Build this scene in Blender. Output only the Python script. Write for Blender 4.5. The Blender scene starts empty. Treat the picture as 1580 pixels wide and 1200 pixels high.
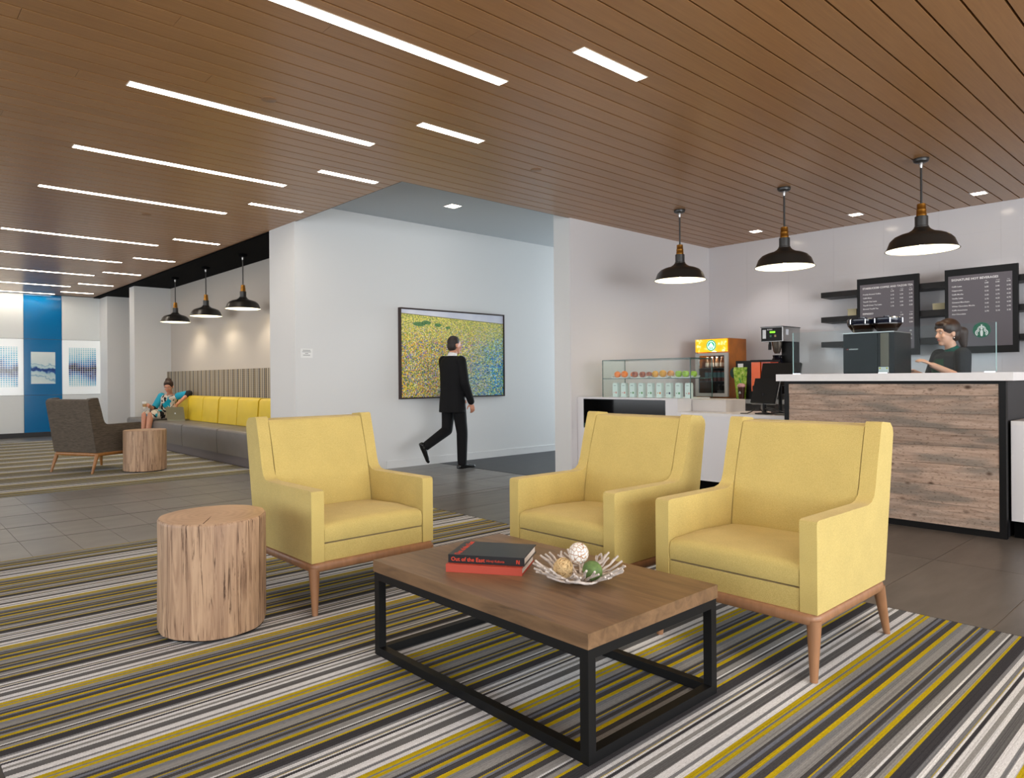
import bpy, bmesh, math, random
from mathutils import Vector, Matrix, Euler
random.seed(7)
R = math.radians
scn = bpy.context.scene
COL = scn.collection

# ------------------------------------------------------------------ camera
# world: X = direction of the ceiling boards, Y = direction of the light row, origin under the camera
F_PX, YAW, V0, ROLL, HC = 1082.16, 0.825234, 583.42, -0.008, 1.17
cam = bpy.data.cameras.new('camera')
cam.sensor_fit = 'HORIZONTAL'; cam.sensor_width = 36.0
cam.lens = F_PX / 1580.0 * 36.0
cam.shift_x = 0.0
cam.shift_y = (V0 - 600.0) / 1580.0
cam.clip_start = 0.05; cam.clip_end = 200
camo = bpy.data.objects.new('camera', cam); COL.objects.link(camo)
_fw = Vector((math.cos(YAW), math.sin(YAW), 0)); _rt = Vector((math.sin(YAW), -math.cos(YAW), 0)); _up = Vector((0, 0, 1))
cr, sr = math.cos(ROLL), math.sin(ROLL)
rt2 = _rt * cr + _up * sr; up2 = _up * cr - _rt * sr      # camera rolled with the horizon
mw = Matrix((( rt2.x, up2.x, -_fw.x, 0), (rt2.y, up2.y, -_fw.y, 0), (rt2.z, up2.z, -_fw.z, HC), (0, 0, 0, 1)))
camo.matrix_world = mw
scn.camera = camo

# ------------------------------------------------------------------ world, exposure, large lights
scn.view_settings.view_transform = 'Standard'
scn.view_settings.look = 'None'
scn.view_settings.gamma = 1.0
scn.view_settings.use_curve_mapping = False
scn.view_settings.exposure = 1.0
scn.cycles.use_denoising = True
scn.cycles.max_bounces = 8; scn.cycles.diffuse_bounces = 5; scn.cycles.glossy_bounces = 4
scn.cycles.transparent_max_bounces = 16
scn.cycles.caustics_reflective = False; scn.cycles.caustics_refractive = False
scn.cycles.sample_clamp_indirect = 6.0
wd = bpy.data.worlds.new('daylight'); scn.world = wd; wd.use_nodes = True
wd.node_tree.nodes['Background'].inputs[0].default_value = (0.80, 0.90, 1.0, 1)
wd.node_tree.nodes['Background'].inputs[1].default_value = 1.0

def area_light(name, loc, rot, sx, sy, power, color, spread=180):
    l = bpy.data.lights.new(name, 'AREA'); l.shape = 'RECTANGLE'; l.size = sx; l.size_y = sy
    l.energy = power; l.color = color; l.spread = R(spread)
    o = bpy.data.objects.new(name, l); COL.objects.link(o); o.location = loc; o.rotation_euler = rot
    return o
# daylight entering through the three window openings
area_light('window_daylight_rear', (2.0, -4.55, 1.6), (R(90), 0, R(180)), 11.0, 2.6, 270, (0.96, 0.985, 1.0)).rotation_euler = (R(-90), 0, R(180))
area_light('window_daylight_side', (-4.55, 6.0, 1.6), (R(90), 0, R(-90)), 18.0, 2.6, 125, (0.97, 0.985, 1.0))
area_light('window_daylight_corridor', (12.9, 6.85, 1.6), (R(90), 0, R(90)), 1.9, 2.6, 140, (0.84, 0.93, 1.0))

# ------------------------------------------------------------------ colour and material helpers
def lin(c):
    def f(v):
        v /= 255.0
        return v / 12.92 if v <= 0.04045 else ((v + 0.055) / 1.055) ** 2.4
    return (f(c[0]), f(c[1]), f(c[2]), 1.0)

MATS = {}
class NT:
    def __init__(s, name):
        s.m = bpy.data.materials.new(name); s.m.use_nodes = True
        s.t = s.m.node_tree; s.b = s.t.nodes['Principled BSDF']; s.out = s.t.nodes['Material Output']
    def n(s, typ, **kw):
        nd = s.t.nodes.new(typ)
        for k, v in kw.items():
            if k.startswith('i_'):
                nd.inputs[k[2:].replace('_', ' ')].default_value = v
            else: setattr(nd, k, v)
        return nd
    def l(s, a, b): s.t.links.new(a, b)
    def coord(s, kind='Object', scale=(1, 1, 1), loc=(0, 0, 0), rot=(0, 0, 0)):
        if kind == 'World':
            g = s.n('ShaderNodeNewGeometry'); src = g.outputs['Position']
        else:
            g = s.n('ShaderNodeTexCoord'); src = g.outputs[kind]
        mp = s.n('ShaderNodeMapping'); mp.inputs['Scale'].default_value = scale
        mp.inputs['Location'].default_value = loc; mp.inputs['Rotation'].default_value = rot
        s.l(src, mp.inputs['Vector']); return mp.outputs['Vector']
    def noise(s, vec, scale=5, detail=3, rough=.5, dist=0):
        nd = s.n('ShaderNodeTexNoise'); nd.inputs['Scale'].default_value = scale; nd.inputs['Detail'].default_value = detail
        nd.inputs['Roughness'].default_value = rough; nd.inputs['Distortion'].default_value = dist
        s.l(vec, nd.inputs['Vector']); return nd.outputs['Fac']
    def ramp(s, fac, stops, interp='LINEAR'):
        nd = s.n('ShaderNodeValToRGB'); cr_ = nd.color_ramp; cr_.interpolation = interp
        while len(cr_.elements) < len(stops): cr_.elements.new(0.5)
        for e, (p, c) in zip(cr_.elements, stops): e.position = p; e.color = c if len(c) == 4 else lin(c)
        s.l(fac, nd.inputs['Fac']); return nd.outputs['Color']
    def mix(s, fac, a, b, mode='MIX'):
        nd = s.n('ShaderNodeMix', data_type='RGBA', blend_type=mode)
        for sock, v in ((nd.inputs[0], fac), (nd.inputs[6], a), (nd.inputs[7], b)):
            if hasattr(v, 'is_linked') or hasattr(v, 'links'): s.l(v, sock)
            else: sock.default_value = v
        return nd.outputs[2]
    def math(s, op, a, b=None, c=None):
        nd = s.n('ShaderNodeMath', operation=op)
        for i, v in enumerate((a, b, c)):
            if v is None: continue
            if hasattr(v, 'links'): s.l(v, nd.inputs[i])
            else: nd.inputs[i].default_value = v
        return nd.outputs[0]
    def bump(s, h, strength=.2, dist=.01):
        nd = s.n('ShaderNodeBump'); nd.inputs['Strength'].default_value = strength; nd.inputs['Distance'].default_value = dist
        s.l(h, nd.inputs['Height']); s.l(nd.outputs['Normal'], s.b.inputs['Normal'])
    def color(s, c):
        if hasattr(c, 'links'): s.l(c, s.b.inputs['Base Color'])
        else: s.b.inputs['Base Color'].default_value = c
    def set(s, rough=None, metal=None, spec=None, coat=None):
        if rough is not None: s.b.inputs['Roughness'].default_value = rough
        if metal is not None: s.b.inputs['Metallic'].default_value = metal
        if spec is not None: s.b.inputs['Specular IOR Level'].default_value = spec
        if coat is not None: s.b.inputs['Coat Weight'].default_value = coat

def mat(key, c, rough=.5, metal=0, spec=.5, var=0.0, vscale=6, stretch=(1, 1, 1), bump=0, bscale=60, emit=0, ecol=None, coat=0):
    if key in MATS: return MATS[key]
    t = NT(key); t.set(rough, metal, spec, coat)
    base = lin(c)
    if var:
        v = t.coord('Object', stretch); f = t.noise(v, vscale, 4, .55)
        lo = tuple(x * (1 - var) for x in base[:3]) + (1,); hi = tuple(min(1, x * (1 + var)) for x in base[:3]) + (1,)
        t.color(t.ramp(f, [(.3, lo), (.7, hi)]))
    else: t.color(base)
    if bump:
        v = t.coord('Object', stretch); t.bump(t.noise(v, bscale, 2), bump, .004)
    if emit:
        t.b.inputs['Emission Color'].default_value = lin(ecol or c); t.b.inputs['Emission Strength'].default_value = emit
    MATS[key] = t.m; return t.m

def glass_mat(key, tint, base=.012, rough=.0):
    if key in MATS: return MATS[key]
    t = NT(key); t.t.nodes.remove(t.b)
    tr = t.n('ShaderNodeBsdfTransparent'); tr.inputs['Color'].default_value = tint
    gl = t.n('ShaderNodeBsdfGlossy'); gl.inputs['Roughness'].default_value = rough
    fr = t.n('ShaderNodeLayerWeight'); fr.inputs['Blend'].default_value = .5
    k5 = t.math('MULTIPLY_ADD', t.math('POWER', fr.outputs['Facing'], 5.0), .55, base)
    mx = t.n('ShaderNodeMixShader'); t.l(k5, mx.inputs[0]); t.l(tr.outputs[0], mx.inputs[1]); t.l(gl.outputs[0], mx.inputs[2])
    t.l(mx.outputs[0], t.out.inputs['Surface']); MATS[key] = t.m; return t.m

# ------------------------------------------------------------------ mesh helpers
class MB:
    def __init__(s): s.bm = bmesh.new()
    def box(s, lo, hi, M=None):
        x0, y0, z0 = lo; x1, y1, z1 = hi
        vs = [s.bm.verts.new(p) for p in ((x0,y0,z0),(x1,y0,z0),(x1,y1,z0),(x0,y1,z0),(x0,y0,z1),(x1,y0,z1),(x1,y1,z1),(x0,y1,z1))]
        for f in ((3,2,1,0),(4,5,6,7),(0,1,5,4),(1,2,6,5),(2,3,7,6),(3,0,4,7)): s.bm.faces.new([vs[i] for i in f])
        if M is not None:
            for v in vs: v.co = M @ v.co
        return s
    def quad(s, pts):
        s.bm.faces.new([s.bm.verts.new(p) for p in pts]); return s
    def prism(s, prof, t0, t1, axis='x'):
        """2-D outline (a,b) counter-clockwise, extruded along axis from t0 to t1: x->(y,z), y->(x,z), z->(x,y)"""
        def P(a, b, t):
            return {'x': (t, a, b), 'y': (a, t, b), 'z': (a, b, t)}[axis]
        A = [s.bm.verts.new(P(a, b, t0)) for a, b in prof]; B = [s.bm.verts.new(P(a, b, t1)) for a, b in prof]
        n = len(prof)
        s.bm.faces.new(A[::-1]); s.bm.faces.new(B)
        for i in range(n): s.bm.faces.new((A[i], A[(i+1) % n], B[(i+1) % n], B[i]))
        return s
    def rings(s, rings, cap=True):
        vs = [[s.bm.verts.new(p) for p in r] for r in rings]; n = len(rings[0])
        for a, b in zip(vs, vs[1:]):
            for i in range(n): s.bm.faces.new((a[i], a[(i+1) % n], b[(i+1) % n], b[i]))
        if cap:
            s.bm.faces.new(vs[0][::-1]); s.bm.faces.new(vs[-1])
        return s
    def lathe(s, prof, seg=24, c=(0, 0, 0), M=None, cap=True):
        rs = []
        for r, z in prof:
            ring = []
            for i in range(seg):
                a = 2 * math.pi * i / seg
                p = Vector((r * math.cos(a), r * math.sin(a), z))
                if M is not None: p = M @ p
                ring.append(p + Vector(c))
            rs.append(ring)
        return s.rings(rs, cap)
    def tube(s, pts, r, seg=8, taper=None):
        pts = [Vector(p) for p in pts]; rs = []; prev = None
        for i, p in enumerate(pts):
            d = (pts[min(i+1, len(pts)-1)] - pts[max(i-1, 0)]).normalized()
            if prev is None:
                u = d.orthogonal().normalized()
            else:
                u = (prev - d * prev.dot(d)).normalized()
            prev = u; w = d.cross(u)
            rr = r if taper is None else r * taper[i]
            rs.append([p + (u * math.cos(2*math.pi*k/seg) + w * math.sin(2*math.pi*k/seg)) * rr for k in range(seg)])
        return s.rings(rs)
    def ell(s, c, rad, rot=None, u=16, v=10):
        M = Matrix.Translation(Vector(c)) @ (rot.to_4x4() if rot is not None else Matrix.Identity(4)) @ Matrix.Diagonal((*rad, 1))
        bmesh.ops.create_uvsphere(s.bm, u_segments=u, v_segments=v, radius=1.0, matrix=M); return s
    def cap(s, p0, p1, r0, r1, seg=12, flat=None):
        """tapered capsule; flat=(axis vector, factor) squashes the section"""
        p0 = Vector(p0); p1 = Vector(p1); d = (p1 - p0); L = d.length; d = d / max(L, 1e-6)
        if flat is not None:
            u = Vector(flat[0]); u = (u - d * u.dot(d)).normalized(); k = flat[1]
        else: u = d.orthogonal().normalized(); k = 1.0
        w = d.cross(u); rs = []
        def ring(c, r): rs.append([c + (u * math.cos(2*math.pi*i/seg) * k + w * math.sin(2*math.pi*i/seg)) * max(r, 1e-4) for i in range(seg)])
        for a in (-85, -55, -25): ring(p0 + d * r0 * math.sin(R(a)), r0 * math.cos(R(a)))
        ring(p0, r0); ring(p1, r1)
        for a in (25, 55, 85): ring(p1 + d * r1 * math.sin(R(a)), r1 * math.cos(R(a)))
        return s.rings(rs)
    def xf(s, M):
        bmesh.ops.transform(s.bm, matrix=M, verts=s.bm.verts[:]); return s
    def bevel(s, w, seg=2, ang=30):
        es = [e for e in s.bm.edges if len(e.link_faces) == 2 and e.calc_face_angle(0) > R(ang)]
        bmesh.ops.bevel(s.bm, geom=es, offset=w, segments=seg, profile=.5, affect='EDGES', clamp_overlap=True); return s
    def mesh(s, name, m=None, smooth=35):
        bmesh.ops.recalc_face_normals(s.bm, faces=s.bm.faces[:])
        me = bpy.data.meshes.new(name); s.bm.to_mesh(me); s.bm.free()
        for mm in (m if isinstance(m, (list, tuple)) else [m]):
            if mm is not None: me.materials.append(mm)
        if smooth and len(me.polygons):
            me.polygons.foreach_set('use_smooth', [True] * len(me.polygons)); me.set_sharp_from_angle(angle=R(smooth))
        return me
    def build(s, name, m=None, parent=None, smooth=35, loc=None):
        return link(name, s.mesh(name, m, smooth), parent, loc)

def link(name, me, parent=None, loc=None, rz=None):
    o = bpy.data.objects.new(name, me); COL.objects.link(o)
    if parent is not None: o.parent = parent
    if loc is not None: o.location = loc
    if rz is not None: o.rotation_euler = (0, 0, rz)
    return o
def tag(o, label, cat, group=None):
    o['label'] = label; o['category'] = cat
    if group: o['group'] = group
    return o
def thing(name, label, cat, loc=(0, 0, 0), rz=0, group=None):
    o = link(name, None, None, loc, rz); o.empty_display_size = .1
    return tag(o, label, cat, group)
def struct(o): o['kind'] = 'structure'; return o
def copy_tree(o, parent=None):
    c = o.copy(); COL.objects.link(c); c.parent = parent
    for ch in list(o.children): copy_tree(ch, c)
    return c
def bx(name, lo, hi, m, parent=None, bev=0, seg=2, smooth=35):
    b = MB().box(lo, hi)
    if bev: b.bevel(bev, seg)
    return b.build(name, m, parent, smooth)

def text_mesh(body, size, m, align='LEFT', depth=.0006, bold=0.0):
    cu = bpy.data.curves.new('lettering', 'FONT'); cu.body = body; cu.size = size; cu.align_x = align
    cu.extrude = depth; cu.offset = bold; cu.resolution_u = 2
    o = bpy.data.objects.new('lettering', cu); COL.objects.link(o)
    dg = bpy.context.evaluated_depsgraph_get()
    me = bpy.data.meshes.new_from_object(o.evaluated_get(dg))
    bpy.data.objects.remove(o); bpy.data.curves.remove(cu)
    me.materials.clear(); me.materials.append(m); return me
# lettering on a face that looks along local -y: x right, z up
UPRIGHT = Matrix.Rotation(R(90), 4, 'X')
def lettering(body, size, m, parent, x, y, z, align='LEFT', bold=0.0, name='lettering', depth=.0006):
    me = text_mesh(body, size, m, align, depth, bold); me.transform(UPRIGHT)
    return link(name, me, parent, (x, y, z))
# ------------------------------------------------------------------ materials
white_wall = mat('white_wall_paint', (218, 218, 217), .6, spec=.3)
warm_wall = mat('greige_wall_paint', (192, 184, 175), .6, spec=.3)
cafe_wall = mat('cafe_wall_paint', (216, 213, 214), .45, spec=.4)
grey_ceil = mat('grey_ceiling_paint', (176, 180, 182), .7, spec=.2)
black_paint = mat('black_paint', (5, 5, 6), .9, spec=.08)
dark_gap = mat('dark_gap', (14, 12, 10), .9, spec=.1)
black_metal = mat('black_metal', (11, 11, 12), .5, spec=.25)
shade_metal = mat('charcoal_enamel', (42, 40, 38), .32, spec=.5)
brass = mat('brass', (170, 118, 48), .35, metal=.9)
steel = mat('brushed_steel', (178, 176, 174), .3, metal=.9, var=.08, vscale=40, stretch=(1, 1, 20))
white_solid = mat('white_solid_surface', (226, 223, 222), .3, var=.03, vscale=14)
white_lam = mat('white_laminate', (222, 220, 222), .4)
black_gloss = mat('black_gloss', (9, 9, 10), .12)
black_plastic = mat('black_plastic', (11, 11, 12), .45, spec=.3)
dark_shelf = mat('espresso_wood', (22, 18, 16), .45, spec=.3, var=.25, vscale=8, stretch=(1, 6, 6))
walnut_leg = mat('beech_leg_wood', (150, 108, 76), .42, var=.16, vscale=6, stretch=(6, 6, 1))
chrome = mat('chrome', (210, 210, 212), .12, metal=1)
shade_inner = mat('shade_enamel_painted_glow', (245, 240, 225), .5, emit=.75, ecol=(255, 244, 214))  # cream enamel; bulb light on the lining is put in as emission
strip_mat = mat('strip_diffuser', (255, 246, 230), .5, emit=12.0, ecol=(255, 241, 222))
down_mat = mat('downlight_diffuser', (255, 250, 240), .5, emit=9.0, ecol=(255, 236, 208))
case_glass = glass_mat('green_glass', (0.945, 0.98, 0.968, 1))
edge_glass = mat('green_glass_edge', (36, 74, 66), .15)
clear_glass = glass_mat('clear_glass', (0.93, 0.97, 0.975, 1), .004)

def ceiling_wood():
    t = NT('ceiling_wood'); v = t.coord('World', (1.2, 24, 24))
    oi = t.n('ShaderNodeObjectInfo')
    f = t.noise(v, 3.0, 5, .6, .4)
    c = t.ramp(f, [(.25, (160, 116, 75)), (.75, (176, 131, 86))])
    hs = t.n('ShaderNodeHueSaturation'); hs.inputs['Saturation'].default_value = 1.02
    t.l(t.math('MULTIPLY_ADD', oi.outputs['Random'], .10, .94), hs.inputs['Value']); t.l(c, hs.inputs['Color'])
    t.color(hs.outputs[0]); t.set(.30, spec=.5); t.bump(f, .015, .001); return t.m
wood_ceiling = ceiling_wood()

def tile_mat(key, a, b, stretch):
    t = NT(key); v = t.coord('World', stretch); oi = t.n('ShaderNodeObjectInfo')
    f = t.noise(v, 2.2, 5, .6); c = t.ramp(f, [(.3, a), (.7, b)])
    hs = t.n('ShaderNodeHueSaturation'); t.l(t.math('MULTIPLY_ADD', oi.outputs['Random'], .16, .92), hs.inputs['Value']); t.l(c, hs.inputs['Color'])
    t.color(hs.outputs[0]); t.set(.34, spec=.45); t.bump(t.noise(v, 30, 2), .03, .002); return t.m
tile_grey = tile_mat('grey_porcelain', (96, 94, 91), (116, 113, 109), (1, 2.2, 1))
tile_brown = tile_mat('grey_brown_porcelain', (84, 79, 74), (104, 98, 92), (1, 4, 1))
dark_mat = mat('charcoal_floor_mat', (58, 60, 62), .6, var=.12, vscale=9)
def grout_mat():
    t = NT('grout'); g = t.n('ShaderNodeNewGeometry'); sp = t.n('ShaderNodeSeparateXYZ'); t.l(g.outputs['Position'], sp.inputs[0])
    f = t.math('MULTIPLY', t.math('GREATER_THAN', sp.outputs['X'], 3.7), t.math('LESS_THAN', sp.outputs['Y'], 5.7))
    t.color(t.mix(f, lin((74, 72, 69)), lin((140, 134, 127)))); t.set(.8); return t.m
grout = grout_mat()
joint_white = mat('wall_tile_joint', (206, 203, 205), .7)

def carpet_mat():
    W=(228,231,235); G=(132,135,140); Y=(194,172,14); T=(150,151,151); D=(74,74,77); B=(118,124,138); K=(62,62,67); M=(104,105,107)
    P = {'W':W,'g':G,'y':Y,'t':T,'d':D,'b':B,'k':K,'m':M}
    seq = [(1.232,'W'),(1.205,'g'),(1.191,'W'),(1.173,'y'),(1.154,'g'),(1.145,'y'),(1.130,'t'),(1.102,'d'),(1.092,'b'),(1.079,'d'),(1.063,'y'),(1.048,'b'),
           (1.038,'d'),(1.010,'y'),(.992,'g'),(.973,'t'),(.942,'d'),(.927,'y'),(.920,'b'),(.911,'d'),(.892,'g'),(.880,'y'),(.861,'d'),(.839,'t'),(.810,'W'),
           (.802,'d'),(.793,'t'),(.774,'y'),(.764,'k'),(.721,'g'),(.709,'W'),(.694,'g'),(.682,'y'),(.678,'W'),(.670,'k'),(.657,'W'),(.639,'t'),(.623,'W'),(.608,'m')]
    PER = .661
    t = NT('striped_carpet'); g = t.n('ShaderNodeNewGeometry'); sp = t.n('ShaderNodeSeparateXYZ'); t.l(g.outputs['Position'], sp.inputs[0])
    # zig-zag of the weave at stripe borders
    wz = t.math('PINGPONG', sp.outputs['X'], .004)
    y = t.math('ADD', sp.outputs['Y'], t.math('MULTIPLY', wz, .55))
    ph = t.math('FRACT', t.math('DIVIDE', t.math('SUBTRACT', 1.232 + PER * 20, y), PER))
    half = len(seq) // 2
    st = [((1.232 - a) / PER, P[c]) for a, c in seq]
    r1 = t.ramp(ph, st[:half], 'CONSTANT'); r2 = t.ramp(ph, [(0, st[half-1][1])] + st[half:], 'CONSTANT')
    c = t.mix(t.math('GREATER_THAN', ph, st[half][0]), r1, r2)
    v = t.coord('World', (60, 420, 1)); f = t.noise(v, 1.0, 2, .7)
    c = t.mix(1.0, c, t.ramp(f, [(.25, (.62, .62, .62, 1)), (.75, (1.12, 1.12, 1.12, 1))]), 'MULTIPLY')
    f3 = t.noise(t.coord('World', (.6, 260, 1)), 1.0, 1, .5)
    c = t.mix(1.0, c, t.ramp(f3, [(.30, (.66, .66, .67, 1)), (.48, (1, 1, 1, 1)), (.62, (1, 1, 1, 1)), (.72, (1.22, 1.22, 1.2, 1))]), 'MULTIPLY')
    t.color(c); t.set(.92, spec=.15)
    t.bump(f, .5, .004); return t.m
carpet_m = carpet_mat()

# ------------------------------------------------------------------ room shell
ZW, ZG, ZB = 3.05, 3.28, 3.03            # wood ceiling, corridor ceiling, black alcove ceiling
XE, YE = 3.766, 5.60                      # wood ceiling edge
fl = struct(bx('floor', (-5, -5, -.12), (13.2, 18.2, -.003), grout))
def shared_box(name, sx, sy, sz, m, bev=0):
    b = MB().box((0, 0, -sz), (sx, sy, 0))
    if bev: b.bevel(bev, 1)
    return b.mesh(name, m, 0)
CX0, CX1, CY1 = 0.30, 3.785, 5.63         # near carpet: x from CX0 to CX1, y up to CY1
C2Y0, C2Y1, C2X1 = 8.75, 16.7, 3.74
tA = shared_box('tile', .292, .607, .0025, tile_grey)
x = -1.24
ys = [CY1 + .003, 6.25, 6.87, 7.49, 8.11]
for i in range(24):                        # tiles in the walkway between the carpets
    for j in range(5):
        xx = x + i * .295
        if xx + .29 > 5.86: continue
        if xx > 3.7 and ys[j] > 7.85: continue
        link('tile', tA, fl, (xx, ys[j], 0))
tB = shared_box('tile', 1.175, .5735, .0025, tile_brown)
for i in range(3):                         # larger slabs in front of the bar
    for j in range(10):
        link('tile', tB, fl, (CX1 + .006 + i * 1.18 - (.0 if j % 2 else .0), .88 - .579 * 2 + j * .579, 0))
tB2 = shared_box('tile', 1.176, .106, .0025, tile_brown)
for i in range(2): link('tile', tB2, fl, (CX1 + .006 + i * 1.18, .88 - .579 * 2 + 10 * .579 + .003, 0))
tC = shared_box('tile', 1.2, .6, .0025, tile_brown)
for i in range(3):
    for j in range(8): link('tile', tC, fl, (7.33 + i * 1.205, .3 + j * .605, 0))
tD = shared_box('tile', .88, .572, .0025, tile_grey)
for i in range(6):
    for j in range(2): link('tile', tD, fl, (-1.3 + i * .884, C2Y1 + .004 + j * .575, 0))
tag(bx('striped_carpet', (CX0, -4.2, -.0025), (CX1, CY1, .0), carpet_m), 'striped grey, white and mustard carpet under the yellow armchairs and coffee table', 'carpet')
tag(bx('striped_carpet', (-4.6, C2Y0, -.0025), (C2X1, C2Y1, .0), carpet_m), 'striped grey, white and mustard carpet in front of the long bench', 'carpet')
tag(bx('floor_mat', (5.872, 5.86, -.0025), (12.9, 7.85, .0), dark_mat), 'dark charcoal carpet in the corridor beside the painting wall', 'carpet')

# wooden board ceiling
ce = struct(MB().box((-4.9, -4.9, ZW + .03), (9.3, YE, ZW + .16)).box((-4.9, YE, ZW + .03), (XE, 17.9, ZW + .16)).build('ceiling', dark_gap, None, 0))
bd = MB().box((0, 0, 0), (1, .1400, .02)).mesh('ceiling_board', wood_ceiling, 0)
y = .898 - .1525 * 37 + .005; k = 0
while y < 17.75:
    x1 = 9.1 if y + .14 < YE else XE
    w = 1.0 if y + .1425 <= 17.84 else (17.84 - y) / .1425
    if y + .14 > YE and y < YE: x1 = XE
    cuts = [-4.85, x1]
    if y > .5 and (k * 7) % 10 < 6:
        cuts.insert(1, (-.4 + ((k * 37) % 29) / 29 * (3.6 if y > 2 else 5.5)))
    for a, b in zip(cuts, cuts[1:]):
        o = link('ceiling_board', bd, ce, (a, y, ZW)); o.scale = (b - a - .002, w, 1)
    if y + .14 > YE and y < YE:
        o = link('ceiling_board', bd, ce, (XE, y, ZW)); o.scale = (9.1 - XE, max(.1, (YE - y) / .1425), 1)
    y += .1525; k += 1
tr_m = mat('ceiling_edge_trim', (70, 48, 32), .5)
struct(MB().box((XE, YE, ZW + .002), (9.1, YE + .012, ZG + .1)).box((XE, YE, ZW + .002), (XE + .012, 17.9, ZG + .1)).build('trim_1', tr_m, None, 0))
struct(bx('ceiling_corridor', (XE + .012, YE + .012, ZG), (13.2, 7.9, ZG + .1), grey_ceil))
struct(bx('ceiling_alcove', (XE + .013, 8.5, ZB), (4.7, 18.0, ZB + .3), black_paint))

# walls
struct(bx('wall_corridor', (XE - .012, 7.85, 0), (13.2, 8.55, ZG + .1), white_wall))
struct(bx('trim_2', (5.0, 7.838, 0.0), (12.9, 7.849, .10), white_wall))
struct(bx('wall_pier', (6.1, YE + .0, 0), (13.2, YE + .25, ZG + .1), white_wall))
struct(bx('wall_cafe_side', (6.1, YE - .02, 0), (9.12, YE, ZW + .03), cafe_wall))
wb = struct(bx('wall_cafe_back', (9.0995, -4.9, 0), (9.3, YE + .1, ZW + .03), joint_white))
tile_w = mat('glossy_wall_tile', (214, 211, 213), .16, spec=.5)
tw = MB().box((0, 0, 0), (.012, .596, .301)).bevel(.0012, 1).mesh('wall_tile', tile_w, 0)
for i in range(12):
    for j in range(10): link('wall_tile', tw, wb, (9.098, YE - .62 - i * .598, .02 + j * .303))
struct(bx('wall_alcove_back', (4.55, 8.5, 0), (4.7, 18.0, ZB + .05), warm_wall))
struct(bx('wall_alcove_divider', (3.88, 15.06, 0), (4.56, 15.40, ZB), white_wall))
struct(bx('wall_alcove_far', (3.9, 17.24, 0), (4.56, 17.99, ZW + .04), white_wall))
struct(bx('wall_south', (-4.9, -4.9, 0), (9.3, -4.75, .45), white_wall))
struct(bx('wall_south_header', (-4.9, -4.9, 2.85), (9.3, -4.75, ZW + .05), white_wall))
struct(bx('wall_west', (-4.9, -4.75, 0), (-4.75, 18.0, .45), white_wall))
struct(bx('wall_west_header', (-4.9, -4.75, 2.85), (-4.75, 18.0, ZW + .05), white_wall))
struct(bx('wall_corridor_end_header', (13.0, 5.8, 2.85), (13.15, 7.9, ZG + .05), white_wall))
mul = MB().box((0, 0, 0), (.06, .06, 2.4)).mesh('window_frame', black_metal, 0)
w1 = struct(link('window_1', None, None, (0, -4.85, .45))); w2 = struct(link('window_2', None, None, (-4.85, 0, .45)))
for i in range(10): link('window_frame', mul, w1, (-4.5 + i * 1.5, 0, 0))
for i in range(16): link('window_frame', mul, w2, (0, -4.5 + i * 1.5, 0))

# far panelled wall with backlit prints
wf = struct(bx('wall_far', (-4.8, 17.9, 0), (4.0, 18.1, ZW + .1), mat('panel_joint_grey', (120, 122, 122), .6)))
panel_w = mat('white_glass_panel', (226, 230, 230), .35)
panel_b = mat('blue_glass_panel', (0, 112, 172), .12)
def dot_print(key, seedx, kind):
    t = NT(key); tc = t.n('ShaderNodeTexCoord'); sp = t.n('ShaderNodeSeparateXYZ'); t.l(tc.outputs['Object'], sp.inputs[0])
    X, Z = sp.outputs['X'], sp.outputs['Z']
    cell = .044
    def snap(a): return t.math('MULTIPLY', t.math('FLOOR', t.math('DIVIDE', a, cell)), cell)
    sx = snap(X) if kind == 'dots' else X; sz = snap(Z) if kind == 'dots' else Z
    cb = t.n('ShaderNodeCombineXYZ'); t.l(sx, cb.inputs[0]); t.l(sz, cb.inputs[2]); cb.inputs[1].default_value = seedx
    n1 = t.noise(cb.outputs[0], 3.2, 3, .55)
    # a dark band drifting across, pale above and below
    slope = .22 if kind != 'dots' else (.10 if seedx < 5 else .28)
    mid = t.math('ADD', t.math('SUBTRACT', sz, t.math('MULTIPLY', sx, -slope)), t.math('MULTIPLY', t.math('SUBTRACT', n1, .5), .55))
    band = t.math('ABSOLUTE', t.math('ADD', mid, .06))
    if kind == 'dots':
        col = t.ramp(t.math('MULTIPLY', band, 2.4), [(0, (8, 8, 22)), (.14, (10, 30, 100)), (.36, (20, 110, 180)), (.7, (90, 180, 210)), (1, (150, 205, 218))])
        fx = t.math('SUBTRACT', t.math('FRACT', t.math('DIVIDE', X, cell)), .5); fz = t.math('SUBTRACT', t.math('FRACT', t.math('DIVIDE', Z, cell)), .5)
        d = t.math('MAXIMUM', t.math('ABSOLUTE', fx), t.math('ABSOLUTE', fz))
        rad = t.math('MULTIPLY_ADD', band, -.35, .45); rad = t.math('MAXIMUM', rad, .30)
        inside = t.math('LESS_THAN', d, rad)
        c = t.mix(inside, lin((236, 242, 243)), col)
    else:
        c = t.ramp(t.math('MULTIPLY', band, 3.0), [(0, (14, 50, 110)), (.09, (30, 80, 150)), (.16, (160, 195, 205)), (.35, (196, 214, 216)), (.42, (120, 165, 190)), (.5, (200, 216, 217)), (1, (214, 224, 223))])
    t.color(c); t.set(.12); t.l(c, t.b.inputs['Emission Color']); t.b.inputs['Emission Strength'].default_value = .06 if kind == 'dots' else .05
    return t.m
white_lit = mat('backlit_white_glass', (238, 242, 243), .12, emit=.10, ecol=(245, 250, 250))
YF = 17.885
PZ = [(.10, .885), (.893, 2.082), (2.09, 3.04)]
cols = []; xx = 3.853; kk = 0
while xx > -4.6:
    cols.append((xx - .685, xx, 'b' if kk % 4 == 1 else 'w')); xx -= .692; kk += 1
cols[0] = (cols[0][0], 3.897, 'w')
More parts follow.
